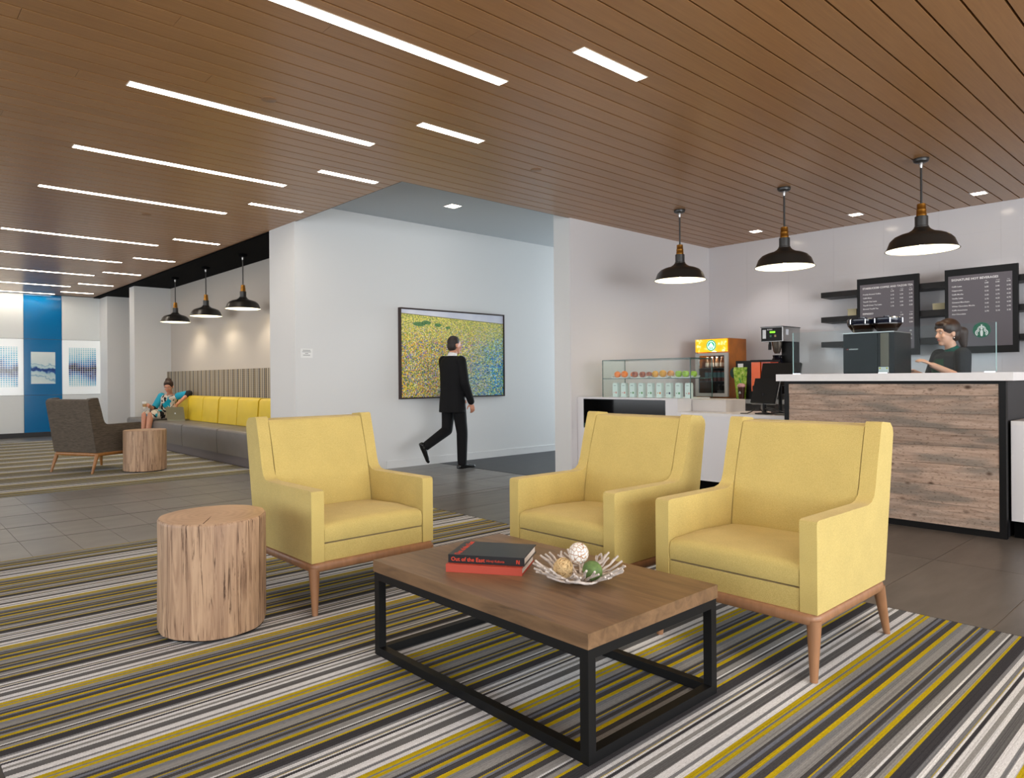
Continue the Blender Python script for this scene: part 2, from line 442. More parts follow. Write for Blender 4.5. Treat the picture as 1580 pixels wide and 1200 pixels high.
for ci, (a, b, c) in enumerate(cols):
    for r, (z0, z1) in enumerate(PZ):
        if r == 1 and ci < 4: continue
        bx('panel', (a, YF - .02, z0), (b, YF + .02, z1), panel_w if c == 'w' else panel_b, wf, .001, 1)
names = {0: 'white backlit glass panel with dotted blue wave beside the alcove wall', 1: 'blue glass panel with a pale framed wave print',
         2: 'white backlit glass panel with dotted wave on the open side of the blue panel', 3: 'white backlit glass panel two panels away from the blue one'}
for ci in range(4):
    a, b, c = cols[ci]; w = b - a
    t = thing('art_panel', names[ci], 'wall panel', ((a + b) / 2, YF, .893), 0)
    bx('panel', (-w/2, -.02, 0), (w/2, .02, 1.189), white_lit if c == 'w' else panel_b, t, .001, 1)
    if c == 'w':
        p = MB().box((-.27, -.0235, -.42), (.27, -.0205, .42)).build('print', dot_print('dotted_wave_print_%d' % ci, 2.0 + ci * 1.7, 'dots'), t, 0); p.location = (.02 if ci == 0 else -.02, 0, .60)
    else:
        p = MB().box((-.22, -.0235, -.34), (.22, -.0205, .34)).build('print', dot_print('wave_print', 9.3, 'wash'), t, 0); p.location = (0, 0, .58)
struct(bx('baseboard_far', (-4.6, 17.86, 0), (3.9, 17.9, .098), mat('dark_skirting', (46, 46, 48), .5)))

# ------------------------------------------------------------------ lights of the room
def strip(x0, x1, y, label, group):
    t = thing('ceiling_light', label, 'ceiling light', (x0, y, ZW), 0, group)
    L = x1 - x0
    fr = MB().box((-.006, -.046, -.003), (L + .006, -.04, .004)).box((-.006, .04, -.003), (L + .006, .046, .004)).box((-.006, -.04, -.003), (0, .04, .004)).box((L, -.04, -.003), (L + .006, .04, .004))
    fr.build('frame', mat('strip_frame', (230, 220, 205), .5), t, 0)
    MB().box((0, -.04, -.002), (L, .04, .004)).build('diffuser', strip_mat, t, 0)
pairs = [(-1.4, -2.0), (.18, -.45), (1.75, 1.12), (3.31, 2.685), (4.88, 4.25), (6.47, 5.80), (7.98, 7.355), (10.48, 9.85), (12.34, 11.74), (14.16, 13.60), (16.10, 15.48), (17.68, 17.10)]
ORD = ['first', 'second', 'third', 'fourth', 'fifth', 'sixth', 'seventh', 'eighth', 'ninth', 'tenth', 'eleventh', 'twelfth']
for i, (yl, ys_) in enumerate(pairs):
    od = ORD[11 - i]
    strip(1.235, 3.0, yl, 'long glowing strip light in the wood ceiling, %s from the blue-panelled wall' % od, 'long ceiling strip lights')
    strip(3.02, 3.61, ys_, 'short glowing strip light in the wood ceiling, %s from the blue-panelled wall' % od, 'short ceiling strip lights')
def downlight(x, y, z, s, label, group=None):
    t = thing('downlight', label, 'ceiling light', (x, y, z), 0, group)
    MB().box((-s-.012, -s-.012, -.003), (s+.012, -s, .006)).box((-s-.012, s, -.003), (s+.012, s+.012, .006)).box((-s-.012, -s, -.003), (-s, s, .006)).box((s, -s, -.003), (s+.012, s, .006)).build('frame', white_lam, t, 0)
    MB().box((-s, -s, -.002), (s, s, .006)).build('diffuser', down_mat, t, 0)
for (x, y, wh) in ((8.51, 4.53, 'above the coffee brewer'), (8.52, 3.285, 'above the coffee and tea menu'), (8.51, 2.05, 'above the signature beverages menu')):
    downlight(x, y, ZW, .06, 'small square downlight in the board ceiling ' + wh, 'downlights above the back counter')
    l = bpy.data.lights.new('downlight_beam', 'SPOT'); l.energy = 16; l.spot_size = R(95); l.spot_blend = .6; l.color = (1, .93, .86); l.shadow_soft_size = .06
    o = bpy.data.objects.new('downlight_beam', l); COL.objects.link(o); o.location = (x, y, ZW - .02)
downlight(5.30, 6.78, ZG, .075, 'square downlight in the grey corridor ceiling')
l = bpy.data.lights.new('downlight_beam', 'SPOT'); l.energy = 14; l.spot_size = R(100); l.spot_blend = .6; l.color = (1, .96, .9); l.shadow_soft_size = .06
o = bpy.data.objects.new('downlight_beam', l); COL.objects.link(o); o.location = (5.30, 6.78, ZG - .02)
cap_m = mat('sprinkler_cap', (150, 112, 78), .45)
for (x, y) in ((2.0, 4.542), (4.468, 4.498), (2.35, 8.6)):
    lb = {2.0: 'round brown sprinkler cap in the ceiling between two long strip lights', 4.468: 'round brown sprinkler cap in the ceiling near the corridor corner', 2.35: 'round brown sprinkler cap beyond the fourth long strip light'}[x]
    o = tag(MB().lathe([(.045, -.006), (.05, -.004), (.05, .0)], 20).build('sprinkler_cap', cap_m, None, loc=(x, y, ZW)), lb, 'sprinkler cap')

def pendant(loc, drop, rad, label, group, watts, canopy=None):
    """loc = point on the ceiling; drop = ceiling to rim"""
    t = thing('pendant_lamp', label, 'pendant lamp', loc, 0, group)
    s = rad / .285
    rim = -drop
    MB().lathe([(.062, 0), (.064, -.008), (.058, -.026), (.045, -.034), (.012, -.036)], 24).build('ceiling_canopy', canopy or shade_metal, t)
    MB().lathe([(.014, -.034), (.016, -.05), (.010, -.075), (.008, -.085)], 12).build('swivel', steel, t)
    top = rim + .37 * s
    MB().lathe([(.009, -.07), (.009, top)], 10).build('rod', shade_metal, t)
    MB().lathe([(.020*s, top + .03*s), (.034*s, top + .026*s), (.036*s, top - .02*s), (.039*s, top - .024*s), (.039*s, top - .055*s), (.041*s, top - .058*s), (.041*s, top - .08*s)], 20).build('brass_socket', brass, t)
    z = top - .08*s
    MB().lathe([(.048*s, z), (.052*s, z - .004*s), (.052*s, z - .085*s), (.058*s, z - .09*s), (.058*s, z - .1*s)], 20).build('neck', shade_metal, t)
    z2 = z - .098*s
    prof = [(.058*s, z2), (.075*s, z2 - .02*s), (.11*s, z2 - .042*s), (.17*s, z2 - .058*s), (.215*s, z2 - .078*s), (.25*s, z2 - .115*s), (.275*s, rim + .012*s), (.285*s, rim), (.289*s, rim - .004*s)]
    MB().lathe(prof + [(r - .002*s, zz - .0012*s) for r, zz in prof[::-1]], 40, cap=False).build('shade', shade_metal, t, 40)
    MB().lathe([(r - .005*s, zz - .003*s) for r, zz in prof[::-1][1:]] + [(.001, z2 - .004*s)], 40, cap=False).build('shade_lining', shade_inner, t, 40)
    MB().ell((0, 0, rim + .075*s), (.035*s, .035*s, .045*s)).build('bulb', mat('bulb_glow', (255, 244, 214), .4, emit=12, ecol=(255, 228, 180)), t)
    l = bpy.data.lights.new('lamp_beam', 'SPOT'); l.energy = watts; l.spot_size = R(140); l.spot_blend = .5; l.color = (1, .88, .70); l.shadow_soft_size = .04
    o = bpy.data.objects.new('lamp_beam', l); COL.objects.link(o); o.location = (loc[0], loc[1], loc[2] + rim + .02)
for y, wh in ((4.519, 'closest to the glass fruit case'), (3.296, 'between the other two'), (2.059, 'above the end of the plank bar')):
    pendant((6.765, y, ZW), .79, .285, 'black barn pendant over the cafe counter, %s' % wh, 'pendant lamps over the cafe counter', 7)
for y, wh in ((10.31, 'closest to the white corridor wall'), (11.84, 'between the other two'), (13.38, 'closest to the seated person')):
    pendant((4.12, y, ZB), .80, .25, 'black barn pendant over the long bench, %s' % wh, 'pendant lamps over the bench', 8, black_paint)
# ------------------------------------------------------------------ armchairs
def fabric(key, a, b, sc=900, bump=.25, stretch=(1, 1, 1)):
    t = NT(key); v = t.coord('Object', stretch); f = t.noise(v, sc, 2, .6); f2 = t.noise(v, 7, 3, .5)
    c = t.ramp(f, [(.3, a), (.7, b)]); c = t.mix(1.0, c, t.ramp(f2, [(.3, (.94, .94, .94, 1)), (.7, (1.04, 1.04, 1.04, 1))]), 'MULTIPLY')
    t.color(c); t.set(.85, spec=.2); t.b.inputs['Sheen Weight'].default_value = .15; t.bump(f, bump, .002); return t.m
yellow_fab = fabric('yellow_wool', (183, 161, 92), (212, 191, 121), 420, .3)
tweed = fabric('charcoal_tweed', (52, 45, 38), (104, 92, 78), 60, .3, (.25, .25, 6))
# (seams)
piping_m = mat('yellow_seam', (170, 138, 60), .8)

def armchair(name, label, fab, wood, loc, rz, group=None):
    """faces local -y; front of the body at y=0, body 0.74 wide"""
    t = thing(name, label, 'armchair', loc, rz, group)
    hw, th = .37, .069
    side = [(0, .258), (0.685, .258), (.80, .905), (.793, .93), (.765, .955), (.672, .963), (.660, .955), (.612, .79), (.585, .685), (.567, .643), (.54, .622), (.50, .614),
            (.02, .617), (.004, .612), (0, .60)]
    for s in (-1, 1):
        x0, x1 = (-hw, -hw + th) if s < 0 else (hw - th, hw)
        MB().prism(side, x0, x1, 'x').bevel(.018, 3, 32).build('arm_and_wing', fab, t, 50)
    # back rest, padded front, between the wings
    nz, nx = 10, 12; iw = hw - th - .004
    b = MB(); rows = []
    prof = [(.665, .262), (.785, .915), (.765, .937)]
    front = []
    for i in range(nz + 1):
        f = i / nz; z = .36 + (.94 - .36) * f
        front.append((.535 + (.655 - .535) * f, z))
    poly = [(.40 + .13, .30), (.68, .262), (.783, .90), (.772, .932), (.745, .944), (.672, .943), (.658, .935)]
    for i in range(9):
        f = 1 - i / 9; bulge = .022 * math.sin(math.pi * f)
        poly.append((.532 + .122 * f - bulge, .36 + .56 * f))
    MB().prism(poly, -iw, iw, 'x').bevel(.010, 2, 40).build('backrest', fab, t, 55)
    MB().prism([(.672, .258), (.6905, .258), (.8055, .905), (.797, .934), (.775, .948), (.76, .945), (.778, .90)], -hw + .004, hw - .004, 'x').bevel(.004, 2, 40).build('outside_back', fab, t, 55)
    # seat cushion with crowned top
    b = MB(); n = 14; sw = iw
    rs = []
    for i in range(n + 1):
        x = -sw + 2 * sw * i / n; e = 1 - (abs(x) / sw) ** 4
        crown = .016 * e
        pr = [(.008, .352), (.004, .37), (.004, .41 + crown * .3), (.012, .430 + crown * .6), (.04, .440 + crown * .8), (.25, .446 + crown), (.57, .43 + crown * .5), (.57, .352)]
        rs.append([(x, yy, zz) for yy, zz in pr])
    b.rings(rs).bevel(.012, 2, 50).build('seat_cushion', fab, t, 55)
    bx('front_rail', (-iw, .006, .258), (iw, .05, .345), fab, t, .008, 2)
    bx('seat_deck', (-iw, .05, .26), (iw, .66, .345), fab, t)
    # rounded wooden base frame
    z0, z1 = .212, .258
    path = []; ox, oy0, oy1, cr_ = hw - .021, .011, .668, .02
    for (cx_, cy_, a0) in ((ox - cr_, oy1 - cr_, 0), (-ox + cr_, oy1 - cr_, 90), (-ox + cr_, oy0 + cr_, 180), (ox - cr_, oy0 + cr_, 270)):
        for k_ in range(5): a_ = R(a0 + 90 * k_ / 4); path.append((cx_ + cr_ * math.cos(a_), cy_ + cr_ * math.sin(a_), math.cos(a_), math.sin(a_)))
    path.append(path[0])
    sec = [(.026 * math.copysign(abs(math.cos(2*math.pi*j/14)) ** .7, math.cos(2*math.pi*j/14)), (z0 + z1) / 2 + .024 * math.copysign(abs(math.sin(2*math.pi*j/14)) ** .7, math.sin(2*math.pi*j/14))) for j in range(14)]
    MB().rings([[(px_ + nx_ * s0, py_ + ny_ * s0, zz_) for s0, zz_ in sec] for px_, py_, nx_, ny_ in path], cap=False).build('base_frame', wood, t, 60)
    for s in (-1, 1):
        xx = s * (hw - .021)
        def leg(p, q, ra, rb):
            p = Vector(p); q = Vector(q)
            rs = []
            for k_ in range(7):
                f = k_ / 6; c_ = p.lerp(q, f); r = ra + (rb - ra) * f
                rs.append([c_ + Vector((r * math.cos(2*math.pi*j/12), r * math.sin(2*math.pi*j/12), 0)) for j in range(12)])
            MB().rings(rs).build('leg', wood, t, 50)
        leg((xx, .017, .235), (xx + s * .004, .003, .0005), .0285, .0145)
        leg((xx, .665, .235), (xx + s * .006, .745, .0005), .027, .0145)
    return t
armchair('armchair', 'yellow upholstered wing armchair at the end of the coffee table, beside the large wood stump', yellow_fab, walnut_leg, (1.99, 3.225, 0), 0)
armchair('armchair', 'yellow upholstered wing armchair on the bar side, standing closest to the bar planks', yellow_fab, walnut_leg, (2.655, 1.545, 0), R(-90))
armchair('armchair', 'yellow upholstered wing armchair between another yellow armchair and the corridor opening', yellow_fab, walnut_leg, (2.63, 2.505, 0), R(-90))
brass_wood = mat('amber_leg_wood', (150, 100, 48), .4, var=.15, vscale=6, stretch=(6, 6, 1))
armchair('armchair', 'charcoal tweed wing armchair with its back turned, facing the long bench', tweed, brass_wood, (2.60, 10.81, 0), R(118.3))

# ------------------------------------------------------------------ coffee table
def walnut():
    t = NT('walnut_top'); v = t.coord('Object', (9, 1.1, 9)); f = t.noise(v, 2.6, 6, .6, .8)
    c = t.ramp(f, [(.25, (82, 61, 42)), (.5, (118, 90, 63)), (.75, (136, 106, 76))])
    t.color(c); t.set(.38); t.bump(f, .06, .003); return t.m
walnut_m = walnut()
TX0, TX1, TY0, TY1, TZ = 1.59, 2.315, 1.395, 2.605, .40
ct = thing('coffee_table', 'low coffee table with brown wood top on a black square steel frame', 'coffee table', ((TX0 + TX1) / 2, (TY0 + TY1) / 2, 0))
hx, hy = (TX1 - TX0) / 2, (TY1 - TY0) / 2
bx('tabletop', (-hx, -hy, .352), (hx, hy, TZ), walnut_m, ct, .003, 2)
q = .034
for sx in (-1, 1):
    for sy in (-1, 1):
        cx_, cy_ = sx * (hx - .004 - q/2), sy * (hy - .004 - q/2)
        bx('leg', (cx_ - q/2, cy_ - q/2, 0), (cx_ + q/2, cy_ + q/2, .352), black_metal, ct, .002, 1)
for sy in (-1, 1):
    cy_ = sy * (hy - .004 - q/2)
    bx('bottom_rail', (-hx + .004 + q, cy_ - q/2, 0), (hx - .004 - q, cy_ + q/2, q), black_metal, ct, .002, 1)
    bx('top_rail', (-hx + .004 + q, cy_ - q/2, .352 - q), (hx - .004 - q, cy_ + q/2, .352), black_metal, ct, .002, 1)
for sx in (-1, 1):
    cx_ = sx * (hx - .004 - q/2)
    bx('bottom_rail', (cx_ - q/2, -hy + .004 + q, 0), (cx_ + q/2, hy - .004 - q, q), black_metal, ct, .002, 1)
    bx('top_rail', (cx_ - q/2, -hy + .004 + q, .352 - q), (cx_ + q/2, hy - .004 - q, .352), black_metal, ct, .002, 1)

# books
page_m = mat('book_pages', (226, 218, 210), .8, var=.06, vscale=60, stretch=(1, 1, 30))
def book(label, loc, rz, w, d, h, cover):
    t = thing('book', label, 'book', loc, rz, 'books stacked on the coffee table')
    c = .003
    m = MB().box((0, 0, 0), (w, d, c)).box((0, 0, h - c), (w, d, h)).box((0, 0, c), (w, c, h - c))
    cv = m.build('cover', cover, t, 0)
    bx('pages', (.004, c, c), (w - .005, d - .005, h - c), page_m, t)
    return cv
red_c = mat('red_cloth_cover', (176, 66, 46), .6, bump=.1, bscale=300); blk_c = mat('black_dust_jacket', (24, 23, 25), .35)
red_ink = mat('orange_red_ink', (205, 62, 34), .6)
ang = math.atan2(-.83, .557)
b1 = book('red cloth hardback lying under the black book on the coffee table', (1.701, 2.241, TZ), ang, .312, .235, .031, red_c)
b2 = book('black hardback with orange lettering on top of the red book', (1.722, 2.252, TZ + .0312), ang, .314, .232, .033, blk_c)
lettering('Out of the East', .0225, red_ink, b2, .012, -.0006, .0085, bold=.0003)
lettering('Hiroji Kubota', .0135, red_ink, b2, .158, -.0006, .010)
mk = MB(); mk.box((.281, -.0008, .008), (.284, 0, .023)).box((.292, -.0008, .008), (.295, 0, .023)).prism([(.284, .023), (.287, .023), (.292, .008), (.289, .008)], -.0008, 0, 'y').build('publisher_mark', red_ink, b2, 0)
me = text_mesh('Out of the East', .036, red_ink, 'LEFT'); me.transform(Matrix.Rotation(R(90), 4, 'Z'))
link('lettering', me, b2, (.045, .004, .0332))

# twig bowl and decorative balls
bc = Vector((1.985, 1.785, TZ))
bowl = thing('twig_bowl', 'whitewashed twig bowl holding three decorative balls on the coffee table', 'bowl', bc)
twig_m = mat('whitewashed_twig', (196, 186, 178), .8, var=.25, vscale=40, bump=.3, bscale=160)
rnd = random.Random(3)
tmesh = []
for k in range(5):
    pts = []
    for i in range(7):
        f = i / 6
        pts.append((.045 + .125 * f + rnd.uniform(-.004, .004), rnd.uniform(-.008, .008), .010 + .050 * f ** 1.6 + rnd.uniform(-.003, .003)))
    m = MB().tube(pts, .0046, 7, [.9, 1.05, 1.0, 1.1, .95, 1.05, .9])
    if k % 2 == 0:
        p = Vector(pts[4]); m.tube([p, p + Vector((.018, .014, .008)), p + Vector((.034, .020, .014))], .0040, 6)
    tmesh.append(m.mesh('twig', twig_m, 60))
for k in range(36):
    o = link('twig', tmesh[k % 5], bowl, (0, 0, .002 * (k % 3))); a = 2 * math.pi * k / 36 + rnd.uniform(-.06, .06)
    o.rotation_euler = (rnd.uniform(-.12, .12), rnd.uniform(-.10, .06), a + rnd.uniform(-.1, .1)); o.location = (0, 0, .003 * (k % 3))
for rr, zz in ((.06, .011), (.09, .018), (.12, .028)):
    pts = [(rr * math.cos(a) * (1 + .05 * math.sin(5*a)), rr * math.sin(a) * (1 + .05 * math.sin(5*a)), zz + .003 * math.sin(7*a)) for a in [2*math.pi*i/40 for i in range(41)]]
    MB().tube(pts, .0045, 6).build('twig_ring', twig_m, bowl, 60)
MB().lathe([(.001, .003), (.055, .004), (.062, .012), (.001, .012)], 24).build('bowl_base', twig_m, bowl)
twine_m = mat('dried_vine', (214, 186, 138), .75, var=.2, vscale=50)
m = MB(); rnd = random.Random(11)
for k in range(34):
    ax = Vector((rnd.gauss(0, 1), rnd.gauss(0, 1), rnd.gauss(0, 1))).normalized(); u = ax.orthogonal().normalized(); w = ax.cross(u)
    rr = .036 + rnd.uniform(-.0016, .0016); off = rnd.uniform(-.016, .016); r2 = math.sqrt(rr * rr - off * off)
    m.tube([ax * off + (u * math.cos(a) + w * math.sin(a)) * r2 for a in [2*math.pi*i/26 for i in range(27)]], .0013, 5)
m.ell((0, 0, 0), (.030, .030, .030))
tag(m.build('decorative_ball', twine_m, None, 60, loc=(1.915, 1.800, .460)), 'straw-coloured woven vine ball in the twig bowl', 'decorative ball')
def cracked(key, base, line):
    t = NT(key); v = t.coord('Object', (1, 1, .7)); vo = t.n('ShaderNodeTexVoronoi', feature='DISTANCE_TO_EDGE'); vo.inputs['Scale'].default_value = 75; vo.inputs['Randomness'].default_value = 1
    t.l(v, vo.inputs['Vector']); c = t.ramp(vo.outputs['Distance'], [(0, line), (.03, line), (.09, base), (1, base)]); t.color(c); t.set(.4); t.bump(vo.outputs['Distance'], .2, .003); return t.m
tag(MB().ell((0, 0, 0), (.038, .038, .040), None, 24, 16).build('decorative_ball', cracked('white_mosaic', (232, 228, 222), (160, 110, 60)), None, 60, loc=(1.958, 1.762, .514)), 'white mosaic ball with brown veins resting on the other two balls', 'decorative ball')
leafm = mat('green_leaf_wrap', (92, 118, 62), .7, var=.35, vscale=30, bump=.5, bscale=45)
m = MB().ell((0, 0, 0), (.037, .037, .037), None, 24, 16); rnd = random.Random(5)
for v in m.bm.verts: v.co *= 1 + .04 * math.sin(60 * v.co.x + 3) * math.sin(70 * v.co.z) + rnd.uniform(-.01, .01)
tag(m.build('decorative_ball', leafm, None, 60, loc=(1.972, 1.706, .457)), 'green leaf-wrapped ball in the twig bowl', 'decorative ball')

# ------------------------------------------------------------------ wood stumps
def stump_mats():
    t = NT('stump_side'); v = t.coord('Object', (9, 9, .55)); n0 = t.noise(t.coord('Object', (2.2, 2.2, 1.6)), 2.0, 3)
    f = t.noise(v, 2.4, 6, .62, 1.2)
    c = t.ramp(f, [(.28, (110, 84, 66)), (.42, (158, 126, 100)), (.58, (186, 154, 124)), (.75, (200, 170, 140))])
    v2 = t.coord('Object', (26, 26, 1.1)); f2 = t.noise(v2, 2.0, 4, .7, 1.6)
    crack = t.ramp(f2, [(.39, (.22, .17, .14, 1)), (.45, (1, 1, 1, 1))])
    msk = t.ramp(n0, [(.36, (0, 0, 0, 1)), (.5, (1, 1, 1, 1))])
    c = t.mix(1.0, c, t.mix(msk, (1, 1, 1, 1), crack), 'MULTIPLY')
    t.color(c); t.set(.5, spec=.4); t.bump(f2, .25, .006)
    u = NT('stump_top'); tc = u.n('ShaderNodeTexCoord'); w = u.n('ShaderNodeTexWave', wave_type='RINGS', rings_direction='Z'); w.inputs['Scale'].default_value = 9; w.inputs['Distortion'].default_value = 7; w.inputs['Detail'].default_value = 3
    u.l(tc.outputs['Object'], w.inputs['Vector']); nn = u.noise(u.coord('Object'), 5, 4)
    c = u.mix(.35, u.ramp(w.outputs['Fac'], [(0, (188, 150, 112)), (1, (204, 168, 130))]), u.ramp(nn, [(.3, (150, 104, 68)), (.7, (222, 188, 150))]))
    u.color(c); u.set(.35); return t.m, u.m
stump_s, stump_t = stump_mats()
def stump(label, loc, r, h, rz):
    t = thing('stump_table', label, 'side table', loc, rz)
    N = 56; rings = []
    def rad(a, f): return r * (1 + .035 * math.sin(2*a + .6) + .018 * math.sin(3*a + 2) + .010 * math.sin(7*a + 1) * (1 - .4*f) + .006 * math.sin(13*a + 4*f) + .02 * (1 - f) * math.cos(a - 1))
    hs = [(.012, .97), (.016, .995), (.03, 1.0)] + [(.03 + (h - .045) * i / 8, 1.0) for i in range(1, 9)] + [(h - .006, .997), (h, .975)]
    for z, k in hs: rings.append([(rad(2*math.pi*i/N, z/h) * k * math.cos(2*math.pi*i/N), rad(2*math.pi*i/N, z/h) * k * math.sin(2*math.pi*i/N), z) for i in range(N)])
    MB().rings(rings).build('trunk', stump_s, t, 45)
    top = [(rad(2*math.pi*i/N, 1) * .972 * math.cos(2*math.pi*i/N), rad(2*math.pi*i/N, 1) * .972 * math.sin(2*math.pi*i/N)) for i in range(N)]
    MB().prism(top, h + .0002, h + .0012, 'z').build('top_face', stump_t, t, 0)
    cr_ = mat('stump_crack', (70, 46, 32), .9)
    MB().prism([(.05, -.001), (r*.93, -.004), (r*.93, .0), (r*.5, .0015)], h + .0010, h + .0016, 'z').build('crack', cr_, t, 0).rotation_euler = (0, 0, R(200))
    MB().lathe([(r*.9, 0), (r*.9, .013)], 32).build('foot', black_plastic, t)
stump('large round tree-stump side table beside the yellow armchair', (1.225, 3.44, 0), .248, .53, R(40))
stump('tree-stump side table in front of the charcoal armchair by the bench', (2.70, 10.02, 0), .247, .535, R(150))

# ------------------------------------------------------------------ bench in the alcove
leather_g = mat('grey_leather', (112, 106, 101), .42, var=.05, vscale=5, bump=.06, bscale=200)
leather_y = mat('yellow_leather', (226, 196, 48), .4, var=.03, vscale=5, bump=.05, bscale=200)
def stripes_upholstery():
    t = NT('striped_upholstery'); tc = t.n('ShaderNodeTexCoord'); sp = t.n('ShaderNodeSeparateXYZ'); t.l(tc.outputs['Object'], sp.inputs[0])
    ph = t.math('FRACT', t.math('DIVIDE', sp.outputs['Y'], .42)); zz = t.math('FRACT', t.math('DIVIDE', sp.outputs['Z'], .03))
    a, d, b, n = (176, 166, 148), (74, 68, 66), (140, 126, 104), (60, 68, 84)
    c = t.ramp(ph, [(0, a), (.12, d), (.18, b), (.30, n), (.36, a), (.48, d), (.54, a), (.64, b), (.76, n), (.84, a), (.94, d)], 'CONSTANT')
    c = t.mix(t.math('MULTIPLY', t.math('LESS_THAN', zz, .4), .18), c, lin((186, 176, 158)))
    t.color(c); t.set(.85, spec=.2); return t.m
ben = thing('bench', 'long built-in grey leather bench with yellow back cushions and striped back panel', 'bench', (3.73, 8.56, 0))
y0s = 8.6; seams = [8.60, 8.82, 10.341, 11.865, 13.39, 14.91, 15.05]
bx('plinth', (.04, .02, 0), (.66, 6.48, .14), mat('grey_plinth', (108, 100, 100), .5), ben)
for a, b in zip(seams, seams[1:]):
    pr = [(0.012, .13), (.0, .30), (.002, .44), (.014, .464), (.04, .474), (.64, .468), (.64, .13)]
    MB().prism(pr, a - 8.56 + .010, b - 8.56 - .010, 'y').bevel(.036, 3, 25).build('seat_cushion', leather_g, ben, 50)
cs = [8.60, 10.12, 11.70, 13.16]
for a, b in zip(cs, cs[1:]):
    mid = (a + b) / 2
    for c0, c1 in ((a + .025, mid - .012), (mid + .012, b - .025)):
        pr = [(.505, .475), (.515, .60), (.535, .86), (.56, .895), (.60, .905), (.655, .905), (.655, .475)]
        MB().prism(pr, c0 - 8.56, c1 - 8.56, 'y').bevel(.03, 3, 25).build('back_cushion', leather_y, ben, 50)
pr = [(.505, .475), (.515, .60), (.535, .86), (.56, .895), (.60, .905), (.655, .905), (.655, .475)]
MB().prism(pr, 13.17 - 8.56, 13.85 - 8.56, 'y').bevel(.03, 3, 25).build('back_cushion', leather_y, ben, 50)
bx('back_panel', (.735, .04, .14), (.815, 6.49, 1.356), stripes_upholstery(), ben, .01, 2)
bx('back_support', (.655, .04, .14), (.735, 6.49, .47), leather_g, ben)

# ------------------------------------------------------------------ painting and small wall sign
def meadow():
    t = NT('meadow_painting'); tc = t.n('ShaderNodeTexCoord'); sp = t.n('ShaderNodeSeparateXYZ'); t.l(tc.outputs['Object'], sp.inputs[0])
    X, Z = sp.outputs['X'], sp.outputs['Z']           # centre of the canvas is 0
    mp = t.coord('Object', (1, 0, 1.15))
    vo = t.n('ShaderNodeTexVoronoi'); vo.inputs['Scale'].default_value = 78; t.l(mp, vo.inputs['Vector'])
    hsv = t.n('ShaderNodeSeparateColor'); t.l(vo.outputs['Color'], hsv.inputs[0]); rr = hsv.outputs[0]
    low = t.noise(mp, 2.4, 3)
    depth = t.math('MULTIPLY_ADD', Z, -.9, .5)        # 0 far (top) .. 1 near (bottom)
    warm = t.ramp(rr, [(0, (62, 86, 46)), (.16, (118, 136, 62)), (.33, (196, 180, 70)), (.52, (212, 164, 54)), (.64, (206, 204, 160)), (.74, (128, 116, 170)), (.86, (196, 120, 60)), (.93, (86, 92, 150))], 'CONSTANT')
    cool = t.ramp(rr, [(0, (20, 70, 80)), (.15, (24, 110, 160)), (.35, (40, 140, 190)), (.5, (110, 160, 70)), (.64, (190, 190, 90)), (.78, (40, 90, 170)), (.9, (150, 200, 210))], 'CONSTANT')
    far = t.ramp(rr, [(0, (120, 134, 66)), (.3, (186, 178, 84)), (.6, (210, 196, 96)), (.85, (160, 158, 96))], 'CONSTANT')
    fcool = t.math('MULTIPLY', t.math('ADD', t.math('ADD', X, t.math('MULTIPLY', Z, -.5)), t.math('MULTIPLY', t.math('SUBTRACT', low, .5), 1.6)), 1.1)
    c = t.mix(t.math('MINIMUM', t.math('MAXIMUM', fcool, 0), 1), warm, cool)
    c = t.mix(t.ramp(t.math('ADD', depth, t.math('MULTIPLY', t.math('SUBTRACT', rr, .5), .35)), [(.12, (1, 1, 1, 1)), (.5, (0, 0, 0, 1))]), c, far)
    hz = t.math('ADD', Z, t.math('MULTIPLY', X, .035))
    c = t.mix(t.math('GREATER_THAN', hz, .495), c, lin((110, 102, 70)))
    c = t.mix(t.math('GREATER_THAN', hz, .505), c, t.ramp(low, [(.3, (176, 178, 194)), (.7, (196, 196, 206))]))
    # dark shrubs near the horizon
    for (sx, sz, a, b) in ((-.62, .40, .10, .030), (-.50, .425, .08, .026), (-.30, .40, .06, .024), (-.13, .37, .045, .018)):
        ex = t.math('POWER', t.math('DIVIDE', t.math('ADD', X, -sx), a), 2.0); ez = t.math('POWER', t.math('DIVIDE', t.math('ADD', Z, -sz), b), 2.0)
        c = t.mix(t.math('LESS_THAN', t.math('ADD', ex, ez), 1.0), c, t.mix(rr, lin((44, 84, 48)), lin((96, 130, 80))))
    c = t.mix(1.0, c, (1.45, 1.45, 1.4, 1), 'MULTIPLY')
    t.color(c); t.set(.28, spec=.5); t.bump(vo.outputs['Distance'], .25, .004); return t.m
pt = thing('painting', 'large framed painting of a flowering meadow on the corridor wall', 'painting', (6.125, 7.848, 1.512))
PW, PH = .925, .608
fr = MB().box((-PW, -.058, -PH), (PW, 0, -PH + .014)).box((-PW, -.058, PH - .014), (PW, 0, PH)).box((-PW, -.058, -PH + .014), (-PW + .014, 0, PH - .014)).box((PW - .014, -.058, -PH + .014), (PW, 0, PH - .014))
fr.build('frame', mat('dark_brown_frame', (50, 30, 26), .45), pt, 0)
bx('canvas', (-PW + .02, -.045, -PH + .02), (PW - .02, -.006, PH - .02), meadow(), pt)
bx('backing', (-PW + .014, -.02, -PH + .014), (PW - .014, -.002, PH - .014), black_paint, pt)
sg = thing('wall_sign', 'small pale wall plaque with lines of tiny grey print', 'sign', (3.895, 7.849, 1.49))
bx('plate', (-.078, -.006, -.055), (.078, 0, .055), mat('sign_plate', (232, 232, 230), .4), sg, .001, 1)
